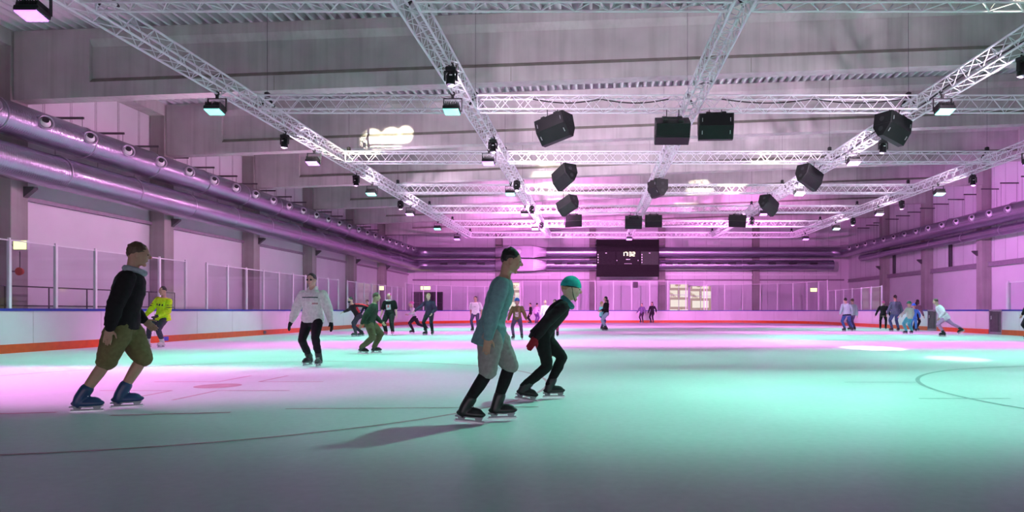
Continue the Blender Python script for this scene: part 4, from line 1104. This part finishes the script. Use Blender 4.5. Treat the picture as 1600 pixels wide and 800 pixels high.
person('distant person in pale pink top and purple trousers at the far boards', 838, 506, 1.70, -30, (.70, .48, .68), (.16, .07, .26), ('short', 'black'), 'light', lean=8, hands=((-.2, .1, .48), (.24, .12, .52)))
person('distant skater in pale green jacket behind the child in teal helmet', 852, 513, 1.68, 170, (.50, .60, .50), (.30, .38, .42), ('short', 'fair'), 'light', loose=.03)
person('skater in red trousers half hidden behind the child in teal helmet', 868, 527, 1.50, 170, (.03, .02, .03), (.35, .03, .12), ('short', 'black'), 'light', lean=10, feet=(((-.06, .02, 0), 0, 10), ((.10, -.03, 0), 0, -10)))
person('long haired woman in black jacket and pale jeans at the centre', 947, 517, 1.80, 110, (.012, .010, .012), (.32, .45, .55), ('long', 'black'), 'light', hands=((-.1, .16, .56), (.12, .14, .56)), loose=.03, botname='jeans',
       feet=(((-.05, .04, 0), 0, 5), ((.05, -.03, 0), 0, -5)))
person('small child in pale teal jacket held by the long haired woman', 940, 515, 1.55, -70, (.25, .55, .60), (.14, .08, .24), ('short', 'fair'), 'light', kid=True, hands=((-.15, .16, .52), (.16, .15, .52)), loose=.03)
person('distant person in purple jacket and dark trousers left of the window reflections', 1003, 505, 1.72, 150, (.17, .11, .26), (.05, .03, .06), ('short', 'black'), 'light', hands=((-.2, .05, .46), (.26, .05, .5)))
person('distant person in black coat left of the window reflections', 1019, 505, 1.82, 150, (.016, .012, .02), (.016, .012, .02), ('long', 'black'), 'light', hem=-.12, hands=((-.24, .08, .5), (.2, .02, .45)))
# --- right group
person('skater in pale teal top and blue jeans right of the window reflections', 1323, 518, 1.72, 10, (.42, .60, .60), (.05, .12, .28), ('short', 'black'), 'light', lean=10, loose=.035, botname='jeans',
       feet=(((-.05, .02, 0), 0, 10), ((.16, -.04, 0), 0, -18)), hands=((-.12, .16, .50), (.18, .12, .48)), girth=1.05,
       paint=lambda l, n: 1 if l.z < -.03 else 0, pmats=[(.02, .02, .03)], hem=-.06)
person('skater in pale jacket and dark trousers beside the one in blue jeans', 1332, 516.5, 1.70, 20, (.48, .58, .62), (.10, .06, .16), ('short', 'brown'), 'light', loose=.03, hands=((-.22, .12, .48), (.2, .02, .45)))
person('skater all in black bending by the right boards', 1380, 515, 1.66, -25, (.014, .010, .014), (.013, .010, .014), ('short', 'pink'), 'light', lean=20, hip=.50, hands=((-.26, .06, .42), (.22, .02, .42)),
       feet=(((-.09, .02, 0), 0, 8), ((.08, -.02, 0), 0, -8)))
person('tall man in grey teal jacket and jeans seen from behind', 1399, 518, 1.86, 4, (.09, .16, .18), (.06, .13, .22), ('short', 'black'), 'tan', girth=1.12, loose=.03, hands=((-.2, .06, .46), (.2, .03, .45)), botname='jeans',
       feet=(((-.085, .02, 0), 0, 10), ((.085, .0, 0), 0, -10)), hem=-.06)
person('child in white top, teal trousers and green helmet', 1421, 522, 1.45, 20, (.66, .70, .60), (.10, .48, .52), ('short', 'fair'), 'light', kid=True, loose=.03, helmet=(.10, .38, .22), hands=((-.3, .08, .55), (.2, .1, .48)),
       feet=(((-.11, .02, 0), 0, 10), ((.10, .0, 0), 0, -10)), legw=1.2)
person('dark haired skater with black trousers bending behind the child in white', 1430, 517.5, 1.66, -60, (.16, .10, .13), (.014, .012, .016), ('long', 'black'), 'light', lean=18, hands=((-.2, .16, .48), (.2, .12, .46)))
person('child in blue helmet and blue suit beside the child in white', 1428, 519, 1.38, -20, (.06, .25, .62), (.07, .30, .60), ('short', 'fair'), 'light', kid=True, helmet=(.04, .20, .70), hands=((-.2, .08, .5), (.2, .08, .5)))
person('skater in bright pink white top bending forward and pushing off to the left', 1478, 526, 1.68, 78, (.92, .70, .86), (.60, .28, .55), ('short', 'brown'), 'light', lean=30, hip=.47, loose=.04, hipy=.04, girth=1.08,
       feet=(((-.05, .06, 0), 0, 0), ((.06, -.40, .06), -30, -10)), hands=((-.18, .18, .44), (.18, .08, .42)), hem=-.10)
person('person in black jacket cut off by the right edge of the view', 0, 0, 1.80, 70, (.012, .012, .012), (.016, .015, .02), ('short', 'black'), 'light', pos=G((16.25, 25.0, 0)), loose=.05, hands=((-.26, .1, .5), (.26, .08, .48)), girth=1.1)
